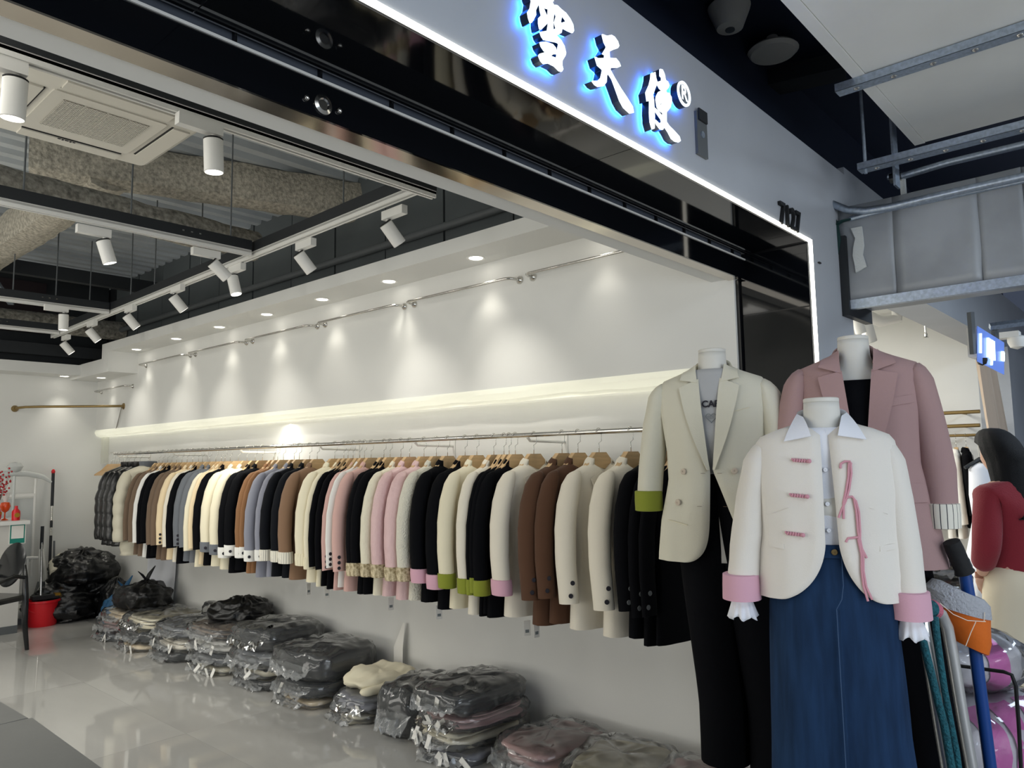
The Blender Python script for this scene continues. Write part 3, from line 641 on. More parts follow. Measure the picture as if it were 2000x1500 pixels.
def angle(px, py, z, ln, lab, w_=.045):
    p = atz(px, py, z); r = root('angle_bracket', lab, 'bracket', p)
    MB().bb((p.x, p.y - ln, z), (p.x + w_, p.y + .02, z + .004)).build('flange', 'galvanised', r, world=True)
    MB().bb((p.x, p.y - ln, z - 0.0), (p.x + .004, p.y + .02, z + .03)).build('web', 'galvanised', r, world=True)
    for k in range(5): MB().ball((p.x + w_ * .5, p.y - .05 - k * .13, z - .001), (.012, .012, .007)).build('bolt', 'steel', r, world=True, smooth=True)
    return p
pa = angle(1641, 176, zb - .035, 1.4, 'galvanised angle with bolt heads under the middle of the white duct', .055)
pb = angle(1684, 330, zb - .20, 1.3, 'mottled galvanised angle hanging lower, at the end of the white duct', .06)
for p, lab in ((atz(1678, 190, zb - .03), 'galvanised threaded rod between the two angle brackets'),):
    tag(MB().tube([(pb.x + .012, pb.y - .01, pb.z - .02), (pb.x + .012, pb.y - .01, 3.45)], .007, 8).build('threaded_rod', 'galvanised'), lab, 'rod')
tag(MB().bb((e0.x - .16, YE + .05, 2.70), (e0.x - .09, YE + .06, 3.45)).build('hanger_strap', 'galvanised'), 'flat grey hanger strap behind the white duct', 'strap')
# sheet-clad beam crossing the corridor
XB = 3.6; zb0, zb1 = 2.205, 2.66
cl = root('clad_beam', 'deep beam wrapped in dented grey sheet metal, butting against the fascia column', 'beam', (XB + .15, .2, zb0))
edges = [1.165, .93, .60, .44, -.1, -.9]
for a, b_ in zip(edges, edges[1:]):
    q = MB(); ny, nz_ = 8, 8
    q.rings([[Vector((XB + .012 * nz((0, y, z), 4, a) - (.004 if a == .60 else 0), y, z)) for z in [lerp(zb0, zb1, k / nz_) for k in range(nz_ + 1)]] for y in [lerp(a, b_, k / ny) for k in range(ny + 1)]], cap=False, closed=False)
    q.build('sheet', 'beam_clad', cl, smooth=True, world=True, solid=.004, ang=3)
MB().bb((XB + .012, -.9, zb0 + .005), (XB + .3, 1.16, zb1)).build('core', 'beam_clad', cl, world=True)
MB().bb((XB - .012, -.9, zb0 - .03), (XB + .02, 1.13, zb0 + .012)).build('bottom_angle', 'galvanised', cl, world=True)
q = MB(); q.prism([(XB - .016, 1.10 + .03 * nz((0, 0, z), 13) , z) for z in [2.34, 2.38, 2.42, 2.46, 2.50, 2.55]] + [(XB - .016, 1.055 + .03 * nz((1, 0, z), 15), z) for z in [2.55, 2.50, 2.46, 2.42, 2.36]], (.012, 0, 0))
q.build('plaster_patch', 'plaster_scrap', cl, world=True)
tag(MB().bb((XB - .03, 1.13, zb0 - .06), (XB + .3, 1.162, 2.52)).build('edge_plate', 'dark_steel'), 'bent dark metal plate where the clad beam meets the fascia column', 'plate')
q = MB()
for pts in ([(1618, 408), (1632, 440), (1638, 470), (1632, 520)], [(1632, 440), (1645, 432), (1662, 428)], [(1620, 415), (1630, 436), (1640, 436)], [(1634, 465), (1625, 485)]):
    q.tube([atx(x, y, XB - .03) for x, y in pts], [.012, .016, .012, .005][:len(pts)], 6, flat=.4)
tag(q.build('tape_tangle', 'green_tape'), 'dark green tape tied round the end of the clad beam', 'tape')
cp = [(1600, 385), (1625, 398), (1655, 410), (1690, 412), (1740, 404), (1800, 390), (1900, 367), (2030, 338)]
tag(MB().tube([atx(x, y, XB - (.05 if i else .0)) for i, (x, y) in enumerate(cp)], .017, 10).build('flexible_conduit', 'galvanised', smooth=True), 'flexible metal conduit curving along the top of the clad beam', 'conduit')
cp = [(1660, 428), (1720, 412), (1800, 395), (2030, 346)]
tag(MB().tube([atx(x, y, XB - .02) for x, y in cp], .012, 8).build('rigid_conduit', 'galvanised', smooth=True), 'thin straight conduit directly under the flexible one', 'conduit')
cp = [(1735, 345), (1760, 345), (1850, 318), (2030, 275)]
r = root('pipe_stub', 'galvanised pipe with an end clamp below the lower angle bracket', 'pipe', atx(1740, 345, XB + .1))
MB().tube([atx(x, y, XB + .1) for x, y in cp], .016, 10).build('tube', 'galvanised', r, smooth=True, world=True)
p = atx(1748, 347, XB + .1); MB().tube([p + Vector((0, .02, 0)), p + Vector((0, -.03, 0))], .024, 10).build('clamp', 'steel', r, world=True)
MB().bb(p + Vector((-.004, -.04, -.1)), p + Vector((.02, -.02, 0))).build('clamp_strap', 'plaster_scrap', r, world=True)
MB().bb(p + Vector((-.01, -.005, 0)), p + Vector((.01, .005, .7))).build('hanger', 'galvanised', r, world=True)
# ------------------------------------------------------------------ garments: hanging blazers
# a garment is described by a table z -> (half width, half depth, centre y); local front is -y
class Shape:
    def __init__(s, tab, ex=2.5, x0=0.0): s.tab = tab; s.ex = ex; s.x0 = x0
    def at(s, th, z, off=0.0):
        hw, hd, cy = interp(s.tab, z); c, n = math.cos(th), math.sin(th); e = 2 / s.ex
        return Vector((s.x0 + math.copysign(abs(c) ** e, c) * (hw + off), cy + math.copysign(abs(n) ** e, n) * (hd + off), z))
    def front(s, u, z, off=0.0):
        hw, hd, cy = interp(s.tab, z); t = min(.999, abs(u) / hw)
        return Vector((s.x0 + u, cy - hd * (1 - t ** s.ex) ** (1 / s.ex) - off, z))
    def th_of(s, u, z):
        hw = interp(s.tab, z)[0]; t = max(-1, min(1, u / hw)); c = math.copysign(abs(t) ** (s.ex / 2), t); return math.acos(max(-1, min(1, c)))
def loft(sh, zs, n=28, fold=0.0, seed=0.0, off=0.0, vneck=0.0):
    rs = []
    for z in zs:
        k_ = min(1, (zs[0] - z) / .25); ring = []
        for k in range(n):
            th = 2 * PI * k / n; p = sh.at(th, z, off)
            d = fold * k_ * (nz((math.cos(th) * 2, math.sin(th) * 2, z * 1.3), 2.0, seed)); nrm = Vector((math.cos(th), math.sin(th), 0))
            if vneck and p.y < 0 and abs(p.x) < .075: p.z = min(p.z, zs[0] - vneck * (1 - abs(p.x) / .075) * min(1, -p.y / .03))
            ring.append(p + nrm * d)
        rs.append(ring)
    return MB().rings(rs)
def patch(sh, inner, outer, n=8, m=3, off=.006, lift=.004):
    """a cloth patch on the front between two polylines of (u, z)"""
    def walk(pl, t):
        L_ = [math.dist(a, b) for a, b in zip(pl, pl[1:])]; d = t * sum(L_)
        for (a, b), l in zip(zip(pl, pl[1:]), L_):
            if d <= l or (a, b) == (pl[-2], pl[-1]): k = min(1, d / l) if l else 0; return (lerp(a[0], b[0], k), lerp(a[1], b[1], k))
            d -= l
    rs = []
    for i in range(n + 1):
        a, b = walk(inner, i / n), walk(outer, i / n); rs.append([sh.front(lerp(a[0], b[0], j / m), lerp(a[1], b[1], j / m), off + lift * math.sin(PI * j / m * .5)) for j in range(m + 1)])
    return MB().rings(rs, cap=False, closed=False)
def quadpatch(sh, A, B, C, D, n=10, m=5, off=.006, lift=.004, bow=0.0):
    rs = []
    for i in range(n + 1):
        t = i / n; a = (lerp(A[0], D[0], t), lerp(A[1], D[1], t)); b_ = (lerp(B[0], C[0], t) + bow * math.sin(PI * t), lerp(B[1], C[1], t))
        rs.append([sh.front(lerp(a[0], b_[0], j / m), lerp(a[1], b_[1], j / m), off + lift * j / m) for j in range(m + 1)])
    return MB().rings(rs, cap=False, closed=False)
def sleeve(pts, n=14, fold=.003, seed=0, a0=0):
    """pts: (x, y, z, rx, ry); rings are horizontal-ish ellipses following the path"""
    P_ = [Vector(p[:3]) for p in pts]; rs = []
    m = 3 * (len(pts) - 1)
    for i in range(m + 1):
        t = i / 3; k = min(int(t), len(pts) - 2); f = t - k; q = [lerp(pts[k][j], pts[k + 1][j], f) for j in range(5)]
        d = (P_[min(k + 1, len(P_) - 1)] - P_[k]).normalized(); u = Vector((1, 0, 0)); u = (u - d * u.dot(d)).normalized(); v = d.cross(u)
        c = Vector(q[:3]); ring = []
        for j in range(n):
            th = 2 * PI * j / n; g = 1 + fold * 12 * nz((math.cos(th), math.sin(th), q[2] * 9), 1.5, seed)
            ring.append(c + u * math.cos(th) * q[3] * g + v * math.sin(th) * q[4] * g)
        rs.append(ring)
    return MB().rings(rs)
def uvring(me, n):     # UV.x = angle around the z axis of the ring's own centre
    if not me.uv_layers: me.uv_layers.new(name='UVMap')
    c = sum((v.co for v in me.vertices), Vector()) / len(me.vertices); uv = me.uv_layers[0].data
    for l in me.loops:
        p = me.vertices[l.vertex_index].co - c; uv[l.index].uv = (math.atan2(p.y, p.x) / (2 * PI) + .5, p.z * 5)
HEM, CUFFZ = -.905, -.775
JT = [(-.142, .060, .048, .0), (-.158, .082, .052, 0), (-.172, .116, .055, 0), (-.186, .150, .058, 0), (-.200, .174, .061, 0), (-.222, .187, .064, 0), (-.26, .192, .068, 0), (-.33, .192, .070, 0), (-.46, .184, .070, -.004), (-.60, .178, .064, -.006), (-.80, .190, .062, -.006), (HEM, .196, .062, -.006)]
js = Shape(JT)
JM = {}
JM['body'] = loft(js, [-.142, -.152, -.162, -.172, -.182, -.192, -.202, -.222, -.26, -.3, -.38, -.46, -.54, -.62, -.7, -.78, -.85, HEM], 28, .012, 1.0, 0, .085).mesh('body', FAB['black'], True, ang=1.2)
def slv(s, cz=CUFFZ): return [(s * .146, 0, -.196, .016, .030), (s * .164, -.003, -.212, .028, .046), (s * .188, -.007, -.255, .038, .056), (s * .218, -.013, -.34, .041, .060), (s * .242, -.021, -.45, .042, .059), (s * .253, -.034, -.60, .041, .055), (s * .250, -.048, cz, .039, .053)]
JM['sleeve_a'] = sleeve(slv(-1), seed=2).mesh('sleeve', FAB['black'], True, ang=1.2)
JM['sleeve_b'] = sleeve(slv(1), seed=5).mesh('sleeve', FAB['black'], True, ang=1.2)
b = MB(); rs = []
for k in range(17):
    a = lerp(-2.05, 2.05, k / 16) + PI / 2; f = abs(k - 8) / 8
    c, s = math.cos(a), math.sin(a)
    rs.append([Vector((c * .064, s * .052 - .004, -.150 - .010 * f ** 2)), Vector((c * .062, s * .050 - .004, -.116 - .014 * f ** 2)), Vector((c * .078, s * .066 - .004, -.128 - .020 * f)), Vector((c * .098, s * .078 - .004, -.168 - .035 * f ** 1.5))])
JM['collar'] = b.rings(rs, cap=False, closed=False).mesh('collar', FAB['black'], True, .003, ang=2)
for s, nm in ((-1, 'lapel_a'), (1, 'lapel_b')):
    JM[nm] = quadpatch(js, (s * .045, -.19), (s * .118, -.222), (s * .010, -.47), (s * .002, -.47), 14, 4, .004, .008, s * .012).mesh('lapel', FAB['black'], True, .003, ang=1)
for s, nm in ((-1, 'cuff_a'), (1, 'cuff_b')):
    z = CUFFZ; q = MB(); rs = []
    for dz, g in ((-.012, 1.0), (-.010, 1.16), (.03, 1.2), (.062, 1.16), (.064, 1.02)):
        rs.append([Vector((s * .250 + math.cos(2 * PI * k / 18) * .039 * g, -.048 + dz * .1 + math.sin(2 * PI * k / 18) * .053 * g, z + dz)) for k in range(18)])
    JM[nm] = q.rings(rs).mesh('cuff', FAB['green'], True, ang=.8); uvring(JM[nm], 18)
JM['button'] = MB().lathe([(.001, .005), (.0085, .005), (.0105, .003), (.0105, 0)], 12).mesh('button', 'print_dark', True, ang=.6)
JM['hook'] = MB().tube(arc((0, 0, -.0), .017, PI * 1.02, -PI * .05, 8, Vector((1, 0, 0)), Vector((0, 0, 1))) [::1] + [(.017, 0, -.02), (.017, 0, -.045), (.0, 0, -.055), (0, 0, -.105)], .0019, 6).mesh('hook', 'steel', True)
hp = [(0, .0), (.034, .0), (.088, -.060), (.146, -.100), (.150, -.114), (.136, -.114), (.08, -.086), (0, -.076)]
b = MB(); poly = [Vector((x, -.015, z - .100)) for x, z in hp] + [Vector((-x, -.015, z - .100)) for x, z in hp[::-1] if x]
JM['wood'] = b.prism(poly, (0, .030, 0)).mesh('wooden_arms', 'wood')
def part(nm, me, m, p, loc=None, rot=None):
    o = bpy.data.objects.new(nm, me); COL.objects.link(o); o.parent = p
    if loc: o.location = loc
    if rot: o.rotation_euler = rot
    if m:
        o.material_slots[0].link = 'OBJECT'; o.material_slots[0].material = m if not isinstance(m, str) else (FAB.get(m) or MATS[m])
    return o
def hanger(x, y, z, rz, label, group=None):
    r = root('coat_hanger', label, 'hanger', (x, y, z), rz, group)
    part('hook', JM['hook'], None, r); part('wooden_arms', JM['wood'], None, r); return r
def blazer(x, y, z, rz, col, cuff, buttons, label, dep=1.0, hem=1.0, group=None, bcol='print_dark', name='blazer', cat='blazer'):
    r = root(name, label, cat, (x, y, z), rz, group); r.scale = (1, dep, hem)
    part('body', JM['body'], col, r)
    for nm in ('sleeve_a', 'sleeve_b'): part('sleeve', JM[nm], col, r)
    part('collar', JM['collar'], col, r)
    for nm in ('lapel_a', 'lapel_b'): part('lapel', JM[nm], col, r)
    if cuff:
        for nm in ('cuff_a', 'cuff_b'): part('cuff', JM[nm], cuff, r)
    for k in range(buttons):
        zb_ = (CUFFZ + .022 + k * .032) if buttons > 2 or cuff else (CUFFZ + .04 + k * .055)
        dx, dy = (-.62, -.78); n_ = Vector((dx, dy, 0)).normalized()
        g = 1.2 if cuff else 1.0
        c = Vector((-.250 + dx * .039 * g + (.012 if buttons == 2 and k else 0), -.048 + dy * .053 * g, zb_)) + n_ * .001
        part('button', JM['button'], bcol, r, c, n_.to_track_quat('Z', 'Y').to_euler())
    return r
def rail_y(px): p = atx(px, 887 - (px - 220) * .0486, RX); return p.y
RACK = [  # hook px, cloth, cuff, buttons on the cuff, description of the cuff
 (1328, 'black', None, 2, 'two-button cuffs'), (1302, 'black', None, 2, 'two-button cuffs'), (1275, 'black', None, 2, 'two-button cuffs'),
 (1231, 'ivory', None, 2, 'dark cuff buttons'), (1169, 'ivory', None, 2, 'dark cuff buttons'), (1128, 'brown', None, 2, 'two-button cuffs'), (1097, 'brown', None, 2, 'two-button cuffs'),
 (1042, 'ivory', 'cuff pink', 0, 'broad pink cuffs'), (1006, 'black', 'green', 0, 'olive green cuffs'), (994, 'black', 'green', 0, 'olive green cuffs'), (984, 'black', 'green', 0, 'olive green cuffs'),
 (964, 'ivory', 'green', 0, 'olive green cuffs'), (931, 'cream', 'green', 0, 'olive green cuffs'), (908, 'black', 'cuff pink', 0, 'pink cuffs'), (874, 'black', 'cuff pink', 0, 'pink cuffs'),
 (852, 'bouclé cream', 'floral', 0, 'floral cuffs'), (828, 'satin pink', 'floral', 0, 'floral cuffs'), (800, 'satin pink', 'floral', 0, 'floral cuffs'), (783, 'satin cream', 'floral', 0, 'floral cuffs'),
 (762, 'black', 'floral', 0, 'floral cuffs'), (750, 'black', 'floral', 0, 'floral cuffs'), (725, 'pink', None, 3, 'three dark buttons'), (712, 'white', None, 3, 'three dark buttons'), (703, 'pink', None, 3, 'three dark buttons'),
 (690, 'black', None, 0, 'plain cuffs'), (680, 'black', None, 0, 'plain cuffs'), (672, 'cream', 'pleated', 0, 'pleated cream cuffs'), (654, 'cream', 'pleated', 0, 'pleated cream cuffs'), (620, 'mocha', 'striped', 0, 'white striped cuffs'),
 (605, 'charcoal', 'striped', 0, 'white striped cuffs'), (585, 'charcoal', 'striped', 0, 'white striped cuffs'), (575, 'lilac grey', 'white', 1, 'white buttoned cuffs'), (554, 'lilac grey', 'white', 1, 'white buttoned cuffs'),
 (543, 'caramel', 'white', 1, 'white buttoned cuffs'), (535, 'caramel', 'white', 1, 'white buttoned cuffs'), (513, 'black', 'white', 1, 'white buttoned cuffs'), (499, 'black', 'white', 1, 'white buttoned cuffs'),
 (483, 'cream', 'grey', 1, 'grey cuffs'), (466, 'cream', 'grey', 1, 'grey cuffs'), (450, 'black', None, 0, 'plain cuffs'), (440, 'tan cream', None, 0, 'plain cuffs'), (433, 'cream', None, 0, 'plain cuffs'),
 (422, 'grey', None, 0, 'plain cuffs'), (410, 'grey', None, 3, 'three buttons'), (396, 'black', None, 0, 'plain cuffs'), (388, 'ivory', None, 0, 'plain cuffs'), (377, 'tan cream', None, 3, 'three dark buttons'),
 (366, 'taupe', None, 0, 'plain cuffs'), (356, 'taupe', None, 0, 'plain cuffs'), (345, 'black', None, 0, 'plain cuffs'), (336, 'black', None, 0, 'plain cuffs'), (328, 'white', None, 0, 'plain cuffs'), (319, 'taupe', None, 0, 'plain cuffs'), (311, 'taupe', None, 0, 'plain cuffs')]
cnt = {}; tot = {}
for e in RACK: tot[(e[1], e[4])] = tot.get((e[1], e[4]), 0) + 1
ys = [rail_y(e[0]) for e in RACK]
NICE = {'bouclé cream': 'cream bouclé', 'satin pink': 'glossy pink', 'satin cream': 'glossy cream'}
for i, (px, col, cuff, bt, desc) in enumerate(RACK):
    y = ys[i]; gap = min(ys[i] - ys[i - 1] if i else .12, ys[i + 1] - ys[i] if i + 1 < len(ys) else .1)
    key = (col, desc); cnt[key] = cnt.get(key, 0) + 1; k = cnt[key]
    cn = NICE.get(col, col)
    lab = '%s rail blazer with %s' % (cn, desc)
    if tot[key] > 1: lab += ', %s from the entrance' % NTH[k - 1]
    dep = max(.42, min(1.0, (ys[min(i + 1, len(ys) - 1)] - ys[max(i - 1, 0)]) / 2 / .135)); rz = rnd.uniform(-.05, .05) + (-.16 if i < 9 else -.04)
    bc = {'brown': 'gold', 'black': 'gold'}.get(col, 'print_dark') if not cuff else 'print_dark'
    if bc == 'gold': bc = 'rubber_grey' if col == 'black' else 'print_dark'
    blazer(RX, y, RZ, rz, col, cuff, bt, lab, dep, rnd.uniform(.985, 1.02), 'blazers on the wall rail', bc)
    hanger(RX, y, RZ, rz, 'wooden hanger of the %s blazer with %s' % (cn, desc) + (', %s from the entrance' % NTH[k - 1] if tot[key] > 1 else ''), 'hangers on the wall rail')
# price tags below some hems
tg = MB().bb((-.018, -.0008, -.075), (.018, .0008, 0)).mesh('card', 'paper'); tp = MB().bb((-.010, -.0014, -.06), (.010, .0014, -.045)).mesh('print', 'print_grey')
st_ = MB().tube([(0, 0, 0), (0, 0, .10)], .0008, 5).mesh('string', 'paper')
for px, lab in ((1010, 'white price tag dangling under the black blazers with olive green cuffs'), (992, 'white price tag beside another under the olive green cuffs'), (825, 'white price tag hanging below the black blazers with pink cuffs'), (610, 'white price tag hanging below the brown-grey striped-cuff blazer'), (733, 'white price tag hanging below the pink buttoned blazer'), (575, 'white price tag hanging below the lilac grey blazers')):
    r = root('price_tag', lab, 'price tag', (RX - .06, rail_y(px + 46), RZ + HEM - .03), rnd.uniform(-.5, .5), 'price tags under the blazers')
    part('card', tg, None, r); part('print', tp, None, r); part('string', st_, None, r)
# cream puffer jacket, shiny black coats and empty hangers at the far end of the rail
def quilted(y, label, m, seed, hem=-.93, dep=1.0):
    r = root('puffer_jacket' if m == 'puffer' else 'shiny_coat', label, 'coat', (RX, y, RZ), rnd.uniform(-.06, .06))
    zs = [-.12 - k * (abs(hem) - .12) / 40 for k in range(41)]
    T = [(-.118, .06, .05, 0), (-.15, .14, .06, 0), (-.19, .21, .08, 0), (-.5, .20, .095, 0), (hem, .205, .09, 0)]
    s_ = Shape(T); rs = []
    for z in zs:
        qf = abs(math.sin((z + .1) / .115 * PI)) ** .5 * .020
        rs.append([s_.at(2 * PI * k / 26, z, qf * min(1, (-.12 - z) / .06) + .006 * nz((k, z * 6, seed), .6)) for k in range(26)])
    MB().rings(rs).build('body', FAB[m], r, smooth=True, ang=2)
    for s in (-1, 1):
        rs = []
        for k in range(31):
            t = k / 30; z = lerp(-.175, -.80, t); qf = .8 + .2 * abs(math.sin(z / .115 * PI)) ** .5; g = min(1, .5 + t * 6)
            rs.append([Vector((s * (.19 + .065 * min(1, t * 2.5)) + math.cos(2 * PI * j / 14) * .058 * qf * g, -.01 - .04 * t + math.sin(2 * PI * j / 14) * .078 * qf * g, z)) for j in range(14)])
        MB().rings(rs).build('sleeve', FAB[m], r, smooth=True, ang=2)
    MB().lathe([(.055, -.15), (.075, -.12), (.08, -.085), (.06, -.08), (.05, -.11)], 18, cap=False).build('collar', FAB[m if m != 'puffer' else 'grey'], r, smooth=True, solid=.004)
    r.scale.y = dep; return r
quilted(rail_y(290), 'cream quilted puffer jacket on the rail between the black coats and the blazers', 'puffer', 3, -.93, .9); hanger(RX, rail_y(290), RZ, 0, 'wooden hanger inside the cream puffer jacket', 'hangers on the wall rail')
for i, px in enumerate((274, 263, 253)):
    quilted(rail_y(px), 'shiny black quilted coat at the far end of the rail, %s from the puffer jacket' % NTH[i], 'shiny black', 5 + i, -.86, .8); hanger(RX, rail_y(px), RZ, 0, 'wooden hanger inside the %s shiny coat from the puffer jacket' % NTH[i], 'hangers on the wall rail')
for i, px in enumerate((246, 241, 237, 233, 229, 225, 221, 218)):
    hanger(RX, rail_y(px), RZ, -.45 + rnd.uniform(-.3, .3), 'empty light wooden hanger on the wall rail, %s of the bunch past the shiny coats' % NTH[i], 'empty hangers at the far end of the rail')
# ------------------------------------------------------------------ mannequins
def shell(sh, zs, edge, n=30, fold=.010, seed=0.0, off=0.0):
    """open-front garment: edge(z) gives the front opening (uL, uR)"""
    rs = []
    for z in zs:
        uL, uR = edge(z); a = -sh.th_of(uR, z); b_ = -sh.th_of(uL, z)      # front half: theta negative
        a0 = a; a1 = b_ + 2 * PI
        ring = []
        for k in range(n + 1):
            th = lerp(a0, a1, k / n); p = sh.at(th, z, off); kk = min(1, max(0, (zs[0] - z)) / .3)
            ring.append(p + Vector((math.cos(th), math.sin(th), 0)) * fold * kk * nz((math.cos(th) * 2, math.sin(th) * 2, z), 1.8, seed))
        rs.append(ring)
    return MB().rings(rs, cap=False, closed=False)
def zrange(a, b, n): return [lerp(a, b, i / n) for i in range(n + 1)]
def zhem(a, b, n=44): return [lerp(a, b, 1 - (1 - i / n) ** 1.7) for i in range(n + 1)]
def mann(name_label, p, rz, ztop, sh_dz, poleoff=(0, 0)):
    r = root('mannequin', name_label, 'mannequin', (p.x, p.y, 0), rz)
    z = ztop
    T = [(z - .012, .047, .047, 0), (z - .07, .050, .052, 0), (z - .10, .060, .060, .004), (z - .125, .10, .068, .008), (z - .155, .165, .075, .01), (z - .20, .175, .092, .008), (z - .30, .158, .105, -.004), (z - .46, .112, .070, 0), (z - .58, .132, .068, 0), (z - .70, .138, .068, 0), (z - .74, .11, .07, 0)]
    s_ = Shape(T, 2.2); loft(s_, zrange(z - .012, z - .74, 40), 28).build('torso', 'mannequin', r, smooth=True, ang=2)
    MB().lathe([(.044, z - .013), (.0475, z - .011), (.0475, z - .002), (.045, z), (.001, z)], 26).build('neck_cap', 'mannequin', r, smooth=True, ang=.5)
    MB().tube([(poleoff[0], poleoff[1], .012), (poleoff[0], poleoff[1], z - .72)], .014, 12).build('stand_pole', 'steel', r, smooth=True)
    MB().lathe([(.16, 0), (.16, .008), (.03, .014), (.016, .03)], 28, (poleoff[0], poleoff[1], 0)).build('base_plate', 'steel', r, smooth=True, ang=.5)
    return r
def seam(sh, pts, m, par, r_=.0011, off=.002, nm='seam'):
    return MB().tube([sh.front(u, z, off) for u, z in pts], r_, 5).build(nm, m, par, smooth=True)
def disc(sh, u, z, r_, m, par, off=.006):
    p = sh.front(u, z, off); q = sh.front(u + .004, z, off) - sh.front(u - .004, z, off); n_ = Vector((q.y, -q.x, 0)).normalized()
    b = MB().lathe([(.0005, .001), (r_ * .25, .001), (r_ * .3, .0028), (r_ * .8, .0028), (r_, .0015), (r_, -.002)], 18, p, n_.to_track_quat('Z', 'Y').to_matrix())
    return b.build('button', m, par, smooth=True, ang=.5)
def collar_band(zc, rx, ry, h_, out, m, par, cy=.0, span=2.2, drop=.05, nm='collar', pts=0.0):
    b = MB(); rs = []
    for k in range(25):
        a = lerp(-span, span, k / 24) + PI / 2; f = abs(k - 12) / 12; c, s = math.cos(a), math.sin(a); z = zc - drop * f ** 2
        e = 1 + pts * f ** 6
        rs.append([Vector((c * rx, s * ry + cy, z - h_ * .55)), Vector((c * rx, s * ry + cy, z)), Vector((c * (rx + .006), s * (ry + .006) + cy, z + .004)), Vector((c * (rx + out * .55 * e), s * (ry + out * .5 * e) + cy, z - h_ * .45)), Vector((c * (rx + out * e), s * (ry + out * .85 * e) + cy, z - h_ * (1 + .3 * f)))])
    return b.rings(rs, cap=False, closed=False).build(nm, m, par, smooth=True, solid=.0025, ang=2)
def legs(par, m, zt, zb_l, zb_r, xl, xr, w_top, w_bot, cy=0.0, dep=.10, nm='trousers'):
    o = None
    for s, xc, zb_ in ((-1, xl, zb_l), (1, xr, zb_r)):
        rs = []; xm = (xl + xr) / 2
        for i in range(22):
            t = i / 21; z = lerp(zt, zb_, t); hw = lerp(w_top, w_bot, min(1, t * 1.4)); x = lerp(s * w_top * .62, xc, min(1, t * 1.25) ** 1.3)
            rs.append([Vector((x + math.cos(2 * PI * k / 20) * hw * (1 + .05 * nz((k, z * 5, s), .5)), cy + math.sin(2 * PI * k / 20) * dep * lerp(1, .85, t), z)) for k in range(20)])
        q = MB().rings(rs)
        if o is None: o = q
        else: o.add(q.v, q.f)
    return o.build(nm, m, par, smooth=True, ang=1.5)
# --- 1: ecru double-breasted blazer, black trousers (at the threshold, beside the rail)
PL = dpt(1390, 683, 2.7); zt = PL.z
m1 = mann('headless mannequin in an ecru blazer with green cuffs and black trousers', PL, math.radians(-70), zt, 0, (.14, .0))
HZ = zt - .735
S1 = Shape([(zt - .055, .062, .060, .004), (zt - .075, .085, .066, .006), (zt - .095, .150, .074, .008), (zt - .115, .186, .084, .008), (zt - .15, .196, .100, .006), (zt - .22, .190, .112, 0), (zt - .36, .168, .118, 0), (zt - .46, .165, .116, 0), (zt - .60, .192, .128, 0), (HZ, .205, .132, 0)], 2.4, -.004)
zbtn = zt - .425
def edge1(z):
    if z > zbtn: k = (z - zbtn) / (zt - .06 - zbtn); return (-.004 - .064 * k, .004 + .064 * k)
    k = (zbtn - z) / (zbtn - HZ); q = 1 - (1 - min(1, k) ** 7) ** .5; return (-.004 - .012 * k - .085 * q, .004 + .115 * k + .06 * q)
jk = shell(S1, zhem(zt - .055, HZ), edge1, 44, .012, 4).build('blazer', FAB['ecru blazer'], m1, smooth=True, solid=.004, ang=2)
for s in (-1, 1):
    quadpatch(S1, (s * .036, zt - .110), (s * .102, zt - .140), (s * .012, zbtn), (s * .005, zbtn), 20, 5, .004, .008, s * .010).build('lapel', FAB['ecru blazer'], jk, smooth=True, solid=.003, ang=1)
    quadpatch(S1, (s * .050, zt - .058), (s * .092, zt - .082), (s * .100, zt - .112), (s * .040, zt - .124), 8, 5, .006, .009).build('collar_leaf', FAB['ecru blazer'], jk, smooth=True, solid=.003, ang=1)
    sx = S1.x0
    zc_ = zt - .56
    pts = [(sx + s * .155, .006, zt - .128, .016, .036), (sx + s * .172, .006, zt - .138, .030, .056), (sx + s * .186, .004, zt - .17, .042, .068), (sx + s * .205, .0, zt - .27, .046, .068), (sx + s * .226, -.008, zt - .42, .045, .062), (sx + s * .236, -.02, zc_, .042, .055)]
    sl = sleeve(pts, 18, .004, s).build('sleeve', FAB['ecru blazer'], m1, smooth=True, ang=1.2)
    q = MB(); rs = []
    for dz, gg in ((.062, 1.02), (.060, 1.1), (.03, 1.12), (-.008, 1.1), (-.010, .95)): rs.append([Vector((sx + s * .236 + math.cos(2 * PI * k / 20) * .044 * gg, -.02 + math.sin(2 * PI * k / 20) * .056 * gg, zc_ + dz)) for k in range(20)])
    q.rings(rs).build('cuff', FAB['green'], sl, smooth=True, ang=.8)
    for zz_, uu in ((zbtn - .005, .085), (zbtn - .11, .108)): disc(S1, s * uu - .01, zz_, .0105, FAB['button ecru'], jk, .004)
    seam(S1, [(s * .035, zbtn - .012 - .11 * 0), (s * .02, zbtn - .012)], FAB['taupe'], jk, .0007, .005, 'buttonhole'); seam(S1, [(s * .05, zbtn - .122), (s * .035, zbtn - .122)], FAB['taupe'], jk, .0007, .005, 'buttonhole')
    seam(S1, [(s * .155, zbtn - .17), (s * .085, zbtn - .185)], FAB['cream'], jk, .0014, .006, 'pocket_seam')
seam(S1, [(.07, zt - .232), (.13, zt - .218)], FAB['cream'], jk, .0012, .004, 'chest_pocket')
collar_band(zt - .030, .058, .058, .036, .026, FAB['ecru blazer'], jk, .004, 2.15, .062)
TS = Shape([(zt - .075, .08, .07, .006), (zt - .15, .17, .098, .004), (zt - .3, .150, .108, -.002), (zt - .44, .12, .09, 0)], 2.3)
tee = loft(TS, zrange(zt - .075, zt - .44, 24), 28, .004).build('shirt', FAB['tee grey'], m1, smooth=True, ang=2)
pt_ = TS.front(-.002, zt - .202, .002)
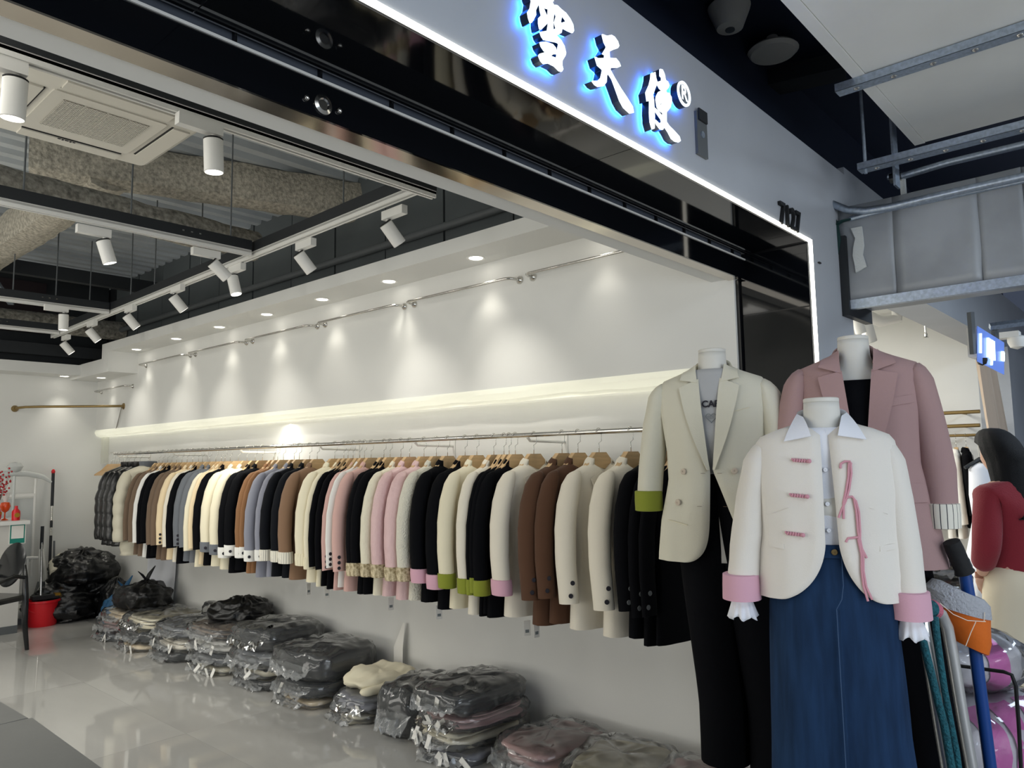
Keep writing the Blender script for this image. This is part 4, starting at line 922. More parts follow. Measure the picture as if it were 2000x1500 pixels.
place_text(text_mesh('CAFE', .031, .0012), pt_ + Vector((.010, -.004, 0)), (1, 0, 0), (0, 0, 1)).build('print', 'print_dark', tee)
hs = []; 
for k in range(25):
    a = 2 * PI * k / 24; hs.append(Vector((.0011 * 16 * math.sin(a) ** 3, 0, .0011 * (13 * math.cos(a) - 5 * math.cos(2 * a) - 2 * math.cos(3 * a) - math.cos(4 * a)))))
hc = TS.front(0, zt - .248, .004)
q = MB().tube([hc + p + Vector((.002, 0, 0)) for p in hs], .0010, 5)
for k in range(6): q.tube([hc + Vector((-.012 + k * .004, .0005, .008 - abs(k - 2.5) * .001)), hc + Vector((-.008 + k * .0035, .0005, -.006 + abs(k - 2.5) * .001))], .0005, 4)
q.build('heart_print', 'print_grey', tee)
legs(m1, FAB['black'], zt - .43, zt - 1.405, zt - 1.44, -.012, .150, .10, .083, .004, .099)
# --- 2: pink blazer over a black top (behind, right)
PP = dpt(1665, 658, 2.5); zt = PP.z
m2 = mann('headless mannequin in a dusty pink notch-lapel blazer over a black top', PP, math.radians(-74), zt, 0, (.09, 0))
HZ = zt - .735
S2 = Shape([(zt - .045, .064, .062, .004), (zt - .065, .086, .068, .006), (zt - .080, .138, .078, .008), (zt - .098, .174, .090, .008), (zt - .14, .184, .105, .006), (zt - .24, .180, .118, 0), (zt - .42, .174, .122, 0), (zt - .56, .202, .134, 0), (HZ, .228, .144, 0)], 2.5, .008)
zbtn = zt - .46
def edge2(z):
    if z > zbtn: k = (z - zbtn) / (zt - .05 - zbtn); return (-.004 - .066 * k, .004 + .066 * k)
    k = (zbtn - z) / (zbtn - HZ); return (-.004 - .04 * k, .004 + .04 * k)
jk = shell(S2, zhem(zt - .045, HZ), edge2, 44, .012, 9).build('blazer', FAB['rose blazer'], m2, smooth=True, solid=.004, ang=2)
for s in (-1, 1):
    quadpatch(S2, (s * .043, zt - .120), (s * .116, zt - .138), (s * .014, zbtn), (s * .006, zbtn), 22, 5, .004, .009, s * .012).build('lapel', FAB['rose blazer'], jk, smooth=True, solid=.003, ang=1)
    quadpatch(S2, (s * .052, zt - .047), (s * .100, zt - .074), (s * .114, zt - .104), (s * .046, zt - .128), 8, 5, .006, .010).build('collar_leaf', FAB['rose blazer'], jk, smooth=True, solid=.003, ang=1)
    zc_ = zt - .60; sx = S2.x0
    pts = [(sx + s * .175, .006, zt - .112, .018, .042), (sx + s * .194, .006, zt - .124, .034, .060), (sx + s * .210, .004, zt - .16, .046, .074), (sx + s * .234, .0, zt - .27, .052, .074), (sx + s * .268, -.010, zt - .44, .054, .070), (sx + s * .282, -.03, zc_, .046, .058)]
    pts = [(sx + (q[0] - sx) * (lerp(.88, .90, k_ / 5) if s < 0 else lerp(.88, .75, k_ / 5)),) + q[1:] for k_, q in enumerate(pts)]; cx = pts[-1][0]
    sl = sleeve(pts, 18, .004, s + 3).build('sleeve', FAB['rose blazer'], m2, smooth=True, ang=1.2)
    q = MB(); rs = []
    for dz, gg in ((.060, 1.02), (.058, 1.12), (.03, 1.14), (-.014, 1.1), (-.016, .95)): rs.append([Vector((cx + math.cos(2 * PI * k / 24) * .046 * gg, -.03 + math.sin(2 * PI * k / 24) * .058 * gg, zc_ + dz)) for k in range(24)])
    o = q.rings(rs).build('cuff', FAB['striped'], sl, smooth=True, ang=.8); uvring(o.data, 24)
    patch(S2, [(s * .09, zt - .478), (s * .172, zt - .478)], [(s * .092, zt - .535), (s * .176, zt - .535)], 8, 3, .006, .003).build('pocket_flap', FAB['rose blazer'], jk, smooth=True, solid=.004)
patch(S2, [(.078, zt - .218), (.155, zt - .205)], [(.080, zt - .243), (.157, zt - .230)], 6, 2, .003, .001).build('chest_pocket', FAB['rose blazer'], jk, smooth=True, solid=.003)
collar_band(zt - .018, .060, .060, .042, .034, FAB['rose blazer'], jk, .004, 2.1, .075)
TS = Shape([(zt - .150, .158, .082, .006), (zt - .2, .178, .100, .004), (zt - .3, .165, .112, -.002), (zt - .5, .13, .1, 0), (zt - .62, .15, .1, 0)], 2.3)
loft(TS, zrange(zt - .150, zt - .62, 20), 28).build('top', FAB['black'], m2, smooth=True, ang=2)
legs(m2, FAB['black'], zt - .50, zt - 1.42, zt - 1.42, -.02, .165, .10, .092, 0, .10)
# --- 3: cream jacket with frog fastenings and a denim skirt (in front)
PF = dpt(1603, 778, 2.14); zt = PF.z
m3 = mann('headless mannequin in a cream frog-fastened jacket and long denim skirt', PF, math.radians(-68), zt, 0, (0, .04))
HZ = zt - .545
S3 = Shape([(zt - .070, .075, .064, .004), (zt - .085, .120, .072, .006), (zt - .102, .166, .082, .008), (zt - .125, .183, .092, .008), (zt - .17, .188, .104, .004), (zt - .26, .184, .116, 0), (zt - .38, .178, .114, 0), (HZ, .192, .124, 0)], 2.5, .0)
zo = zt - .40
def edge3(z):
    g = .010
    if z > zt - .10: k = (z - zt + .10) / .03; return (-g - .05 * k, g + .05 * k)
    if z > zo: k = (zt - .1 - z) / (zt - .1 - zo); return (-g - .004 * k, g + .010 * k)
    k = (zo - z) / (zo - HZ); q = 1 - (1 - k ** 2.2) ** .55; return (-g - .004 - .02 * k - .105 * q, g + .010 + .02 * k + .085 * q)
jk = shell(S3, zhem(zt - .070, HZ), edge3, 48, .009, 14).build('jacket', FAB['cream jacket'], m3, smooth=True, solid=.004, ang=2)
for s in (-1, 1):
    sx = S3.x0; zc_ = zt - .545 - (.03 if s > 0 else 0)
    pts = [(sx + s * .155, .006, zt - .132, .016, .036), (sx + s * .172, .006, zt - .142, .030, .056), (sx + s * .187, .004, zt - .18, .042, .068), (sx + s * .205, .0, zt - .28, .046, .068), (sx + s * .226, -.008, zt - .42, .046, .062), (sx + s * .242, -.03, zc_, .045, .056)]
    pts = [(sx + (q[0] - sx) * (lerp(.93, .77, k_ / 5) if s > 0 else lerp(.93, .98, k_ / 5)),) + q[1:] for k_, q in enumerate(pts)]
    sl = sleeve(pts, 18, .004, s + 7).build('sleeve', FAB['cream jacket'], m3, smooth=True, ang=1.2)
    cx, cyy = pts[-1][0], pts[-1][1]
    q = MB(); rs = []
    for dz, gg in ((.056, 1.02), (.054, 1.12), (.02, 1.16), (-.014, 1.18), (-.016, .95)): rs.append([Vector((cx + math.cos(2 * PI * k / 24) * .045 * gg, cyy + math.sin(2 * PI * k / 24) * .056 * gg, zc_ + dz)) for k in range(24)])
    q.rings(rs).build('cuff', FAB['cuff pink'], sl, smooth=True, ang=.8)
    q = MB(); rs = []
    for i in range(6):
        t = i / 5; rs.append([Vector((cx + math.cos(2 * PI * k / 48) * (.026 + .012 * t) * (1 + .16 * t * math.sin(k * 2 * PI / 48 * 11)), cyy + math.sin(2 * PI * k / 48) * (.030 + .014 * t) * (1 + .16 * t * math.sin(k * 2 * PI / 48 * 11)), zc_ - .012 - .052 * t + .006 * t * math.sin(k * .8))) for k in range(48)])
    q.rings(rs, cap=False).build('ruffle', FAB['shirt white'], sl, smooth=True, solid=.0012, ang=2)
    patch(S3, [(s * .118, zt - .398), (s * .168, zt - .392)], [(s * .118, zt - .412), (s * .169, zt - .406)], 5, 1, .003, .001).build('pocket_welt', FAB['cream jacket'], jk, solid=.003)
    seam(S3, [(s * .10, zt - .30), (s * .14, zt - .315), (s * .18, zt - .34)], FAB['cream jacket'], jk, .0006, .003)
TS = Shape([(zt - .085, .085, .070, .004), (zt - .15, .17, .092, .004), (zt - .3, .155, .104, -.002), (zt - .405, .125, .096, 0), (zt - .43, .125, .095, 0)], 2.3)
sh_ = loft(TS, zrange(zt - .085, zt - .43, 18), 28, .004).build('shirt', FAB['shirt white'], m3, smooth=True, ang=2)
seam(TS, [(0.004, zt - .09), (.004, zt - .42)], FAB['shirt white'], sh_, .0007, .002, 'placket')
for zz_ in (zt - .20, zt - .29, zt - .36): disc(TS, -.003, zz_, .006, FAB['shirt white'], sh_, .004)
cb = collar_band(zt - .026, .060, .060, .040, .014, FAB['shirt white'], sh_, .004, 2.2, .040, 'collar')
for s in (-1, 1):
    c0, c1 = Vector((s * .050, -.030, zt - .052)), Vector((s * .066, .004, zt - .042)); c2, c3 = S3.front(s * .104, zt - .120, .012), S3.front(s * .034, zt - .108, .016); rs = []
    for i_ in range(7):
        t = i_ / 6; rs.append([lerp(lerp(c0, c1, j_ / 4), lerp(c3, c2, j_ / 4), t) + Vector((0, -.010 * math.sin(PI * t), .004 * math.sin(PI * t))) for j_ in range(5)])
    MB().rings(rs, cap=False, closed=False).build('collar_point', FAB['shirt white'], sh_, smooth=True, solid=.003, ang=1)
def knot_bar(u0, z0, u1, z1):
    b = MB(); pts = [S3.front(lerp(u0, u1, k / 40), lerp(z0, z1, k / 40) + .0045 * math.sin(k * 1.05), .005 + .002 * math.cos(k * 1.05)) for k in range(41)]
    b.tube(pts, .0022, 6)
    b.tube([S3.front(lerp(u0, u1, k / 10), lerp(z0, z1, k / 10), .005) for k in range(11)], .002, 6); b.ball(S3.front(u1, z1, .008), .006)
    b.build('frog_fastening', FAB['cord pink'], jk, smooth=True)
for dz, du in ((.172, -.006), (.266, -.016), (.368, -.032)): knot_bar(-.080 + du, zt - dz, -.036 + du, zt - dz - .004)
def cord(pts, r_=.0032): 
    P_ = [S3.front(u, zt - z, .006) for u, z in pts]
    MB().tube(P_, r_, 6).build('cord_tie', FAB['cord pink'], jk, smooth=True)
cord([(.034, .196), (.036, .184), (.046, .178), (.058, .178), (.062, .186)]); cord([(.060, .182), (.060, .21), (.052, .25), (.042, .28), (.030, .305), (.022, .325)], .003); cord([(.056, .182), (.052, .22), (.044, .255), (.036, .285), (.034, .328)], .003)
cord([(.036, .285), (.046, .272), (.058, .270), (.066, .282)]); cord([(.066, .280), (.072, .31), (.072, .36), (.070, .39), (.078, .425)], .003); cord([(.062, .276), (.066, .31), (.067, .36), (.072, .40), (.084, .428)], .003)
cord([(.036, .388), (.042, .378), (.060, .376), (.070, .374)]); cord([(.070, .376), (.076, .42), (.074, .46), (.078, .50), (.090, .532)], .003); cord([(.066, .378), (.072, .42), (.070, .46), (.072, .50), (.080, .536)], .003)
SK = Shape([(zt - .400, .128, .098, 0), (zt - .43, .138, .104, 0), (zt - .55, .162, .118, 0), (zt - .9, .176, .126, 0), (zt - 1.30, .192, .134, 0)], 2.3)
sk = loft(SK, zrange(zt - .400, zt - 1.30, 26), 34, .010, 21).build('denim_skirt', 'denim', m3, smooth=True, ang=2)
seam(SK, [(.004, z) for z in zrange(zt - .56, zt - 1.29, 20)], 'denim_thread', sk, .0010, .012, 'front_seam'); seam(SK, [(.010, z) for z in zrange(zt - .56, zt - 1.29, 20)], 'denim', sk, .0022, .012, 'front_seam')
seam(SK, [(.024, zt - .43), (.024, zt - .50), (.018, zt - .535), (.004, zt - .56)], 'denim_thread', sk, .0009, .009, 'fly_stitch')
MB().rings([[SK.at(2 * PI * k / 34, z, o_) for k in range(34)] for z, o_ in ((zt - .398, .001), (zt - .399, .006), (zt - .432, .006), (zt - .434, .001))], cap=False).build('waistband', 'denim', sk, smooth=True, ang=.6)
disc(SK, .008, zt - .416, .008, 'bronze', sk, .008)
# ------------------------------------------------------------------ folded clothes in clear bags along the wall
def slab(c, d, seed, n=22, m=10, ex=3.2, amp=.012, fr=9.0, droop=0.0, ridge=0.0, crum=0.0, ez=2.6):
    """soft rounded slab; d = full sizes"""
    rs = []
    for i in range(m + 1):
        ph = lerp(-PI / 2, PI / 2, i / m); cz, sz = math.cos(ph), math.sin(ph); rr_ = max(.04, abs(cz) ** (2 / ez)); ring = []
        for k in range(n):
            th = 2 * PI * k / n; cx, sx = math.cos(th), math.sin(th)
            p = Vector((math.copysign(abs(cx) ** (2 / ex), cx) * rr_ * d[0] / 2, math.copysign(abs(sx) ** (2 / ex), sx) * rr_ * d[1] / 2, math.copysign(abs(sz) ** (2 / ez), sz) * d[2] / 2))
            dn_ = amp * nz(p, fr, seed) + amp * .5 * nz(p, fr * 2.6, seed + 3)
            if crum: dn_ += abs(crum) * (.5 + (.35 if crum > 0 else -.5) - abs(nz(p, 11, seed + 1)) * 1.6 - abs(nz(p, 23, seed + 7)) * .8)
            p += Vector((cx * cz, sx * cz, sz)) * dn_
            p.z += ridge * math.sin(p.x * 30 + seed + 2.0 * nz(p, 4, seed)) * (1 if sz > 0 else .3) - droop * (p.x / d[0] * 2) ** 2
            ring.append(Vector(c) + p)
        rs.append(ring)
    return MB().rings(rs)
bn = 0
def bundle(x, y, z0, dx, dy, h, col, label, layers=3, rz=0.0, bag='poly_film', droop=.015, tags=0, group=None, z_min=.006):
    global bn; bn += 1
    r = root('bagged_clothes', label, 'clothes bundle', (x, y, z0), rz, group)
    lh = h / layers
    for k in range(layers):
        jx, jy = rnd.uniform(-.018, .018), rnd.uniform(-.02, .02)
        slab((jx, jy, lh * (k + .5)), (dx * rnd.uniform(.88, .96), dy * rnd.uniform(.86, .95), lh * 1.06), bn * 3.1 + k, 30, 12, amp=.012, droop=0, ridge=.005, crum=-.012, ez=3.6, ex=4.2).build('folded_garment', FAB[col], r, smooth=True, ang=2)
    if bag:
        sl = slab((0, 0, h * .5), (dx * 1.07, dy * 1.09, h * 1.24), bn * 5.3, 44, 18, 3.4, .010, 13, 0, .003, .020, 4.2)
        # gathered crumpled flap of film on the aisle side
        fl_ = []
        for i in range(5):
            t = i / 4; fl_.append([Vector((-dx * .50 - .055 * t + .015 * nz((k, t * 3, bn), .9), lerp(-dy * .42, dy * .42, k / 16) * (1 - .25 * t), h * (.55 - .40 * t) + .030 * nz((k * 1.1, t * 4, bn + 5), .8))) for k in range(17)])
        sl.v = [Vector((v.x, v.y, max(v.z, .004 - z0 if z0 < .01 else v.z))) for v in sl.v]
        sl.build('plastic_bag', bag, r, smooth=True, ang=2)
        MB().rings(fl_, cap=False, closed=False).build('bag_flap', 'poly_film_dense', r, smooth=True)
    for k in range(tags):
        q = Matrix.Rotation(rnd.uniform(-.9, .9), 3, 'X') @ Matrix.Rotation(rnd.uniform(-.6, .6), 3, 'Y')
        MB().box((-dx * .53 - rnd.uniform(0, .03), rnd.uniform(-dy * .4, dy * .3), max(.03, h * rnd.uniform(.15, .6))), (.003, .03, .065), q).build('hang_tag', 'paper', r)
    return r
XS = 3.04
B = 'bagged folded '
for a in [  # x, y, z0, dx, dy, h, cloth, label, layers, rz
 (3.08, 1.68, 0, .42, .36, .17, 'dusty pink', B + 'dusty pink jackets, the pile closest to the entrance', 2, .1, 0),
 (3.03, 2.06, 0, .50, .40, .075, 'cream', B + 'cream jackets under the wide cream bundle', 1, -.1, 0),
 (3.04, 2.05, .078, .52, .42, .095, 'cream', B + 'cream jackets, wide top bundle between two pink ones', 2, .08, 0),
 (3.02, 2.48, 0, .48, .36, .06, 'charcoal', B + 'dark jackets under the tilted pink bundle', 1, 0, 0),
 (3.06, 2.46, .062, .50, .40, .105, 'dusty pink', B + 'dusty pink jackets on dark ones, leaning on the tall stack', 2, -.12, 0),
 (3.00, 2.98, 0, .54, .40, .065, 'lilac grey', B + 'grey jackets at the bottom of the tall mixed stack', 1, .05, 4),
 (3.02, 2.99, .068, .54, .40, .085, 'cream', B + 'cream jackets in the tall stack, under the pink ones', 2, -.03, 5),
 (3.05, 2.98, .156, .52, .40, .075, 'dusty pink', B + 'dusty pink jackets in the tall stack, under the black ones', 3, .06, 3),
 (3.02, 3.00, .234, .54, .40, .105, 'black', B + 'black jackets on top of the tall mixed stack', 3, 0, 2),
 (2.98, 3.44, 0, .44, .30, .245, 'black', 'single bulky black bundle in a clear bag, left of the tall mixed stack', 1, .1, 0),
 (2.98, 3.84, 0, .48, .34, .05, 'cream', B + 'cream jacket flat on the floor, two piles left of the tall mixed stack', 1, 0, 0),
 (3.00, 3.84, .052, .48, .36, .09, 'lilac grey', B + 'grey jackets in shiny film under the loose cream coat', 2, 0, 1),
 (3.03, 4.36, 0, .52, .38, .05, 'tan cream', B + 'cream jacket at the bottom of the big black pile', 1, .06, 0),
 (3.03, 4.37, .052, .52, .40, .09, 'charcoal', B + 'dark grey jackets in the middle of the big black pile', 2, 0, 1),
 (3.05, 4.38, .145, .52, .44, .15, 'black', B + 'black jackets on top of the big black pile', 2, .03, 0),
 (3.02, 4.94, 0, .50, .40, .06, 'charcoal', B + 'dark jackets on the floor, next pile beyond the big black one', 1, 0, 0),
 (3.02, 4.95, .062, .50, .40, .055, 'cream', B + 'cream jackets above dark ones, next pile beyond the big black one', 1, .05, 2),
 (3.03, 4.96, .12, .52, .42, .10, 'grey', B + 'grey jackets, middle layer beyond the big black pile', 2, 0, 0),
 (3.06, 4.98, .222, .50, .42, .12, 'charcoal', B + 'dark grey jackets on top, beyond the big black pile', 3, .04, 0),
 (2.98, 5.55, 0, .52, .42, .055, 'cream', B + 'cream jackets on the floor in front of the black lump', 1, 0, 5),
 (3.00, 5.56, .058, .52, .42, .075, 'grey', B + 'grey jackets, second layer below the black lump', 2, .05, 0),
 (3.02, 5.57, .135, .52, .44, .075, 'white', B + 'whitish jackets, third layer below the black lump', 2, -.03, 3),
 (3.05, 5.60, .212, .52, .46, .08, 'taupe', B + 'brown-grey jackets directly below the black lump', 3, 0, 0),
 (2.92, 6.15, 0, .50, .42, .07, 'charcoal', B + 'dark jackets on the floor, third pile from the far end', 2, 0, 0),
 (2.94, 6.16, .072, .50, .42, .075, 'ivory', B + 'ivory jackets, middle of the third pile from the far end', 2, 0, 3),
 (2.97, 6.18, .15, .52, .44, .08, 'grey', B + 'grey jackets on top of the third pile from the far end', 2, .06, 0),
 (2.88, 6.72, 0, .50, .40, .055, 'tan cream', B + 'cream jackets on the floor, second pile from the far end', 1, 0, 2),
 (2.90, 6.74, .057, .50, .42, .08, 'charcoal', B + 'dark jackets, middle of the second pile from the far end', 2, .05, 0),
 (2.94, 6.76, .14, .52, .44, .09, 'cream', B + 'cream jackets on top of the second pile from the far end', 3, 0, 0),
 (2.90, 7.28, 0, .50, .40, .06, 'grey', B + 'grey jackets on the floor at the far end of the row', 1, 0, 2),
 (2.92, 7.30, .062, .50, .40, .075, 'dusty pink', B + 'dusty pink jackets at the far end of the row', 2, .06, 0),
 (2.95, 7.30, .14, .50, .42, .07, 'tan cream', B + 'cream jackets under the tied black sack', 2, 0, 0),
 (3.22, 6.30, .0, .10, .5, .30, 'taupe', B + 'brown-grey jackets standing between the far piles and the wall', 2, 0, 0)]:
    kf = 1.24 if a[1] > 4.2 and a[3] > .3 else 1.0
    bundle(min(a[0], 3.295 - a[3] * .56 - .03), a[1], a[2] * (1.1 if kf > 1 else 1), a[3], a[4] * kf, a[5] * (1.1 if kf > 1 else 1), a[6], a[7], a[8], a[9] + rnd.uniform(-.13, .13), tags=a[10], group='bagged clothes along the wall')
r = root('folded_coat', 'loose cream coat thrown on the grey film-wrapped jackets', 'coat', (3.02, 3.86, .145))
slab((0, 0, .055), (.46, .36, .12), 4, 48, 20, 2.6, .03, 6, .0, .010, -.022).build('body', FAB['cream'], r, smooth=True, ang=2); slab((-.10, -.14, .03), (.30, .10, .06), 9, 20, 8, 2.4, .012, 9).build('sleeve', FAB['cream'], r, smooth=True, ang=2)
# patch of glare on the wall, modelled as an upright white sheet
for y, h_, lab in ((4.0, .46, 'upright white paper corner against the wall behind the loose cream coat'),):
    q = MB(); q.rings([[Vector((3.27 + .01 * nz((k, 0, 0), 1), y - .06 + .018 * k, z)) for k in range(6)] for z in (.02, .30)] + [[Vector((3.29, y - .06 + .004 * k, h_)) for k in range(6)]], cap=False, closed=False)
    tag(q.build('film_corner', 'paper', smooth=True), lab, 'film')
# black and blue sacks
def sack(x, y, z, d, m, label, seed, ears=True, rz=0.0, name='garbage_bag', cat='sack', top=.55):
    r = root(name, label, cat, (x, y, z), rz); n, mm = 72, 40; rs = []
    for i in range(mm + 1):
        t = i / mm; zz = t * d[2]; pr = (1 - abs(2 * min(1, t / top) - 1) ** 3.0) * .10 + 1 if t < top else 1 - ((t - top) / (1 - top)) ** 1.8 * .90
        pr *= min(1, .72 + t * 2.4)
        ring = []
        for k in range(n):
            th = 2 * PI * k / n; c, s = math.cos(th), math.sin(th); p = Vector((math.copysign(abs(c) ** .8, c) * d[0] / 2 * pr, math.copysign(abs(s) ** .8, s) * d[1] / 2 * pr, zz))
            w_ = d[0] * (.14 * nz(p, 4, seed) + .09 * (.45 - abs(nz(p, 8, seed + 2)) * 1.5) + .06 * (.4 - abs(nz(p, 17, seed + 4)) * 1.4) + .05 * math.sin(th * 11 + seed + 3 * nz(p, 5, seed)) * max(0, t - .4))
            p += Vector((c, s, .5 * (t > .1))) * w_; p.z = max(p.z, .003); ring.append(p)
        rs.append(ring)
    MB().rings(rs).build('sack_body', m, r, smooth=True, ang=1.2)
    if ears:
        q = MB().tube([(0, 0, d[2] * .93), (0, 0, d[2] * 1.0), (.0, 0, d[2] * 1.03)], [.035, .022, .03], 10)
        for s in (-1, 1): q.tube([(0, 0, d[2]), (s * .035, .01, d[2] + .05), (s * .085, .0, d[2] + .09 + .03 * (s > 0))], [.024, .024, .006], 8, flat=.45)
        q.build('tied_ears', m, r, smooth=True)
    return r
sack(2.84, 8.60, 0, (.66, .58, .40), 'bag_black', 'large black sack on the floor at the bottom of the corner heap', 1, False)
sack(3.02, 8.98, .0, (.42, .34, .62), 'bag_black', 'black sack standing against the far wall behind the corner heap', 2, False)
sack(2.90, 8.60, .34, (.56, .50, .34), 'bag_black', 'black sack lying on top of the corner heap', 3, False, .5)
sack(3.10, 8.22, 0, (.28, .26, .40), 'bag_black', 'narrow black sack between the corner heap and the blue bag', 8, False)
r = root('folded_coat', 'pale cream garment poking out on the corner heap of black sacks', 'coat', (2.66, 8.80, .52)); MB().tube([(-.02, -.25, -.06), (.02, -.1, .02), (.12, .05, .05), (.24, .1, .05)], [.05, .06, .06, .04], 12).build('sleeve', FAB['puffer'], r, smooth=True)
sack(3.02, 7.80, 0, (.28, .28, .33), 'bag_blue', 'crinkled blue plastic bag on the floor beside the black sacks', 4, True, .4, 'plastic_sack')
sack(2.98, 7.22, .235, (.42, .40, .24), 'bag_black', 'black sack with tied ears on the farthest bagged piles', 5, True, .2)
sack(3.06, 5.62, .325, (.40, .42, .16), 'bag_black', 'low black sack without ears lying on the bagged jackets', 6, False, .4)
# long pale curtain film on the wall between the sacks
q = MB(); rs = []
for i in range(10):
    z = lerp(.05, .72, i / 9); rs.append([Vector((3.285 + .012 * math.sin(k * 1.1), 7.30 + k * .055 + (.10 * (1 - i / 9) ** 2 * (12 - k) / 12), z)) for k in range(13)])
tag(q.rings(rs, cap=False, closed=False).build('plastic_sheet', FAB['shirt white'], smooth=True, solid=.002), 'white plastic sheet hanging below the puffer jacket at the wall', 'sheet')
# ------------------------------------------------------------------ the far corner: desk, stand, broom, bucket, chair
dk = root('reception_desk', 'pale reception desk with a counter top against the far wall', 'desk', (1.6, 8.45, 0))
MB().bb((.9, 8.22, 0), (2.24, 8.75, .99)).build('body', 'desk_white', dk, world=True)
MB().bb((.86, 8.17, .99), (2.29, 8.80, 1.025)).build('counter_top', 'white_satin', dk, world=True)
MB().bb((.9, 8.214, 0), (2.24, 8.222, .07)).build('plinth', 'rubber_grey', dk, world=True)
MB().bb((2.241, 8.30, .10), (2.252, 8.68, .96)).build('side_panel', 'print_grey', dk, world=True)
p = aty(34, 1043, 8.21); r = root('payment_card', 'white card with a green foot stuck on the desk front', 'card', (p.x, 8.213, p.z - .09))
MB().bb((-.068, -.004, -.0), (.068, 0, .185)).build('card', 'paper', r); MB().bb((-.060, -.006, .006), (.060, -.004, .045)).build('green_foot', 'teal_print', r); MB().bb((-.060, -.0055, .045), (.060, -.004, .178)).build('frame_print', 'teal_print', r); MB().bb((-.050, -.007, .050), (.050, -.0055, .168)).build('blank_field', 'paper', r)
# berry vase
r = root('berry_vase', 'red vase with sprays of red berries on the desk', 'vase', (2.045, 8.32, 1.025))
MB().lathe([(.03, 0), (.045, .02), (.05, .07), (.03, .12), (.034, .14)], 18).build('vase', 'red_plastic', r, smooth=True, ang=1); MB().lathe([(.048, .055), (.0515, .068), (.049, .085)], 18, cap=False).build('gold_band', 'gold', r, smooth=True)
q = MB(); bq = MB()
for k in range(9):
    a, ln = rnd.uniform(-1.4, 1.4), rnd.uniform(.18, .34); tip = Vector((math.sin(a) * .12, rnd.uniform(-.06, .06), .14 + ln))
    q.tube([(0, 0, .12), tip * .5 + Vector((0, 0, .06)), tip], [.003, .002, .001], 5)
    for j in range(7): bq.ball(tip * lerp(.55, 1, j / 6) + Vector((rnd.uniform(-.018, .018), rnd.uniform(-.018, .018), rnd.uniform(0, .03))), .0095, 7, 5)
q.build('twigs', 'twig', r); bq.build('berries', 'berry', r, smooth=True)['kind'] = 'stuff'
r = root('orange_goblet', 'round orange glass ornament on the desk', 'ornament', (2.14, 8.40, 1.025))
MB().lathe([(.03, 0), (.028, .006), (.006, .02), (.006, .07), (.03, .09), (.045, .13), (.035, .165), (.02, .17)], 18).build('bowl', 'orange_glass', r, smooth=True); MB().lathe([(.012, .17), (.03, .22), (.034, .26)], 14, cap=False).build('paper_wrap', 'paper', r, smooth=True)
r = root('red_bottle', 'small red flask with a gold disc on the desk', 'bottle', (2.20, 8.28, 1.025))
MB().lathe([(.034, 0), (.036, .06), (.034, .085), (.014, .11), (.013, .135)], 16).build('flask', 'red_plastic', r, smooth=True, ang=1); MB().lathe([(.001, 0), (.022, 0), (.022, .004), (.001, .004)], 16, (0, -.034, .05), RX_).build('gold_disc', 'gold', r)
# garment steamer stand
r = root('garment_steamer', 'pale translucent garment steamer stand with a hanger top behind the desk', 'steamer', (2.36, 9.0, 0))
MB().tube([(0, 0, .05), (0, 0, 1.46)], .013, 10).build('pole', 'clear_plastic', r, smooth=True); MB().tube([(.20, .02, .4), (.20, .02, 1.40)], .012, 10).build('side_pole', 'track_white', r, smooth=True)
MB().tube([(-.34, 0, 1.36), (-.26, 0, 1.42), (-.12, 0, 1.455), (0, 0, 1.462), (.12, 0, 1.455), (.26, 0, 1.42), (.34, 0, 1.36)], [.012, .022, .024, .026, .024, .022, .010], 12, flat=1.2).build('hanger_arms', 'clear_plastic', r, smooth=True)
MB().lathe([(.02, 1.47), (.055, 1.49), (.075, 1.53), (.05, 1.565), (.001, 1.575)], 18).build('finial', 'clear_plastic', r, smooth=True)
MB().bb((-.20, .0, 1.22), (.20, .02, 1.25)).build('cross_bar', 'track_white', r); MB().bb((-.19, .03, .55), (.19, .045, 1.2)).build('board', 'clear_plastic', r); MB().lathe([(.17, 0), (.18, .05), (.15, .12), (.05, .16)], 24).build('base', 'track_white', r, smooth=True)
MB().tube([(.18, -.05, .10), (.27, -.06, .3), (.25, -.05, .62), (.27, -.02, .75), (.29, -.05, .55), (.33, -.10, .2), (.28, -.12, .05)], .013, 10).build('hose', 'track_white', r, smooth=True)
# broom with dustpan
pt0 = aty(108, 918, 9.1); pb0 = aty(97, 1110, 9.0)
r = root('broom', 'tall broom with a dark and silver pole and red tip leaning at the far wall', 'broom', (pb0.x, 9.0, 0))
P_ = lambda t: Vector((lerp(pb0.x, pt0.x, t), lerp(9.0, 9.16, t), lerp(.30, pt0.z, t)))
for a, b_, m, rr_ in ((0, .16, 'dark_steel', .016), (.16, .42, 'dark_steel', .014), (.42, .49, 'steel', .011), (.49, .55, 'dark_steel', .014), (.55, .68, 'steel', .011), (.68, .97, 'dark_steel', .016)): MB().tube([P_(a), P_(b_)], rr_, 10).build('pole_section', m, r, smooth=True, world=True)
MB().ball(P_(.985), (.02, .02, .028)).build('red_tip', 'red_plastic', r, smooth=True, world=True)
MB().rings([[Vector((pb0.x + sx * .10, 8.99 + sy * .035, .34)) for sx, sy in ((-1, -1), (1, -1), (1, 1), (-1, 1))], [Vector((pb0.x + sx * .13, 8.99 + sy * .04, .22)) for sx, sy in ((-1, -1), (1, -1), (1, 1), (-1, 1))], [Vector((pb0.x + sx * .13, 8.99 + sy * .03, .04)) for sx, sy in ((-1, -1), (1, -1), (1, 1), (-1, 1))]]).build('head', 'rubber_grey', r, world=True)
p = atz(100, 1165, .12); r = root('dustpan', 'upright grey dustpan leaning in the corner beside the broom', 'dustpan', (2.74, 8.86, 0))
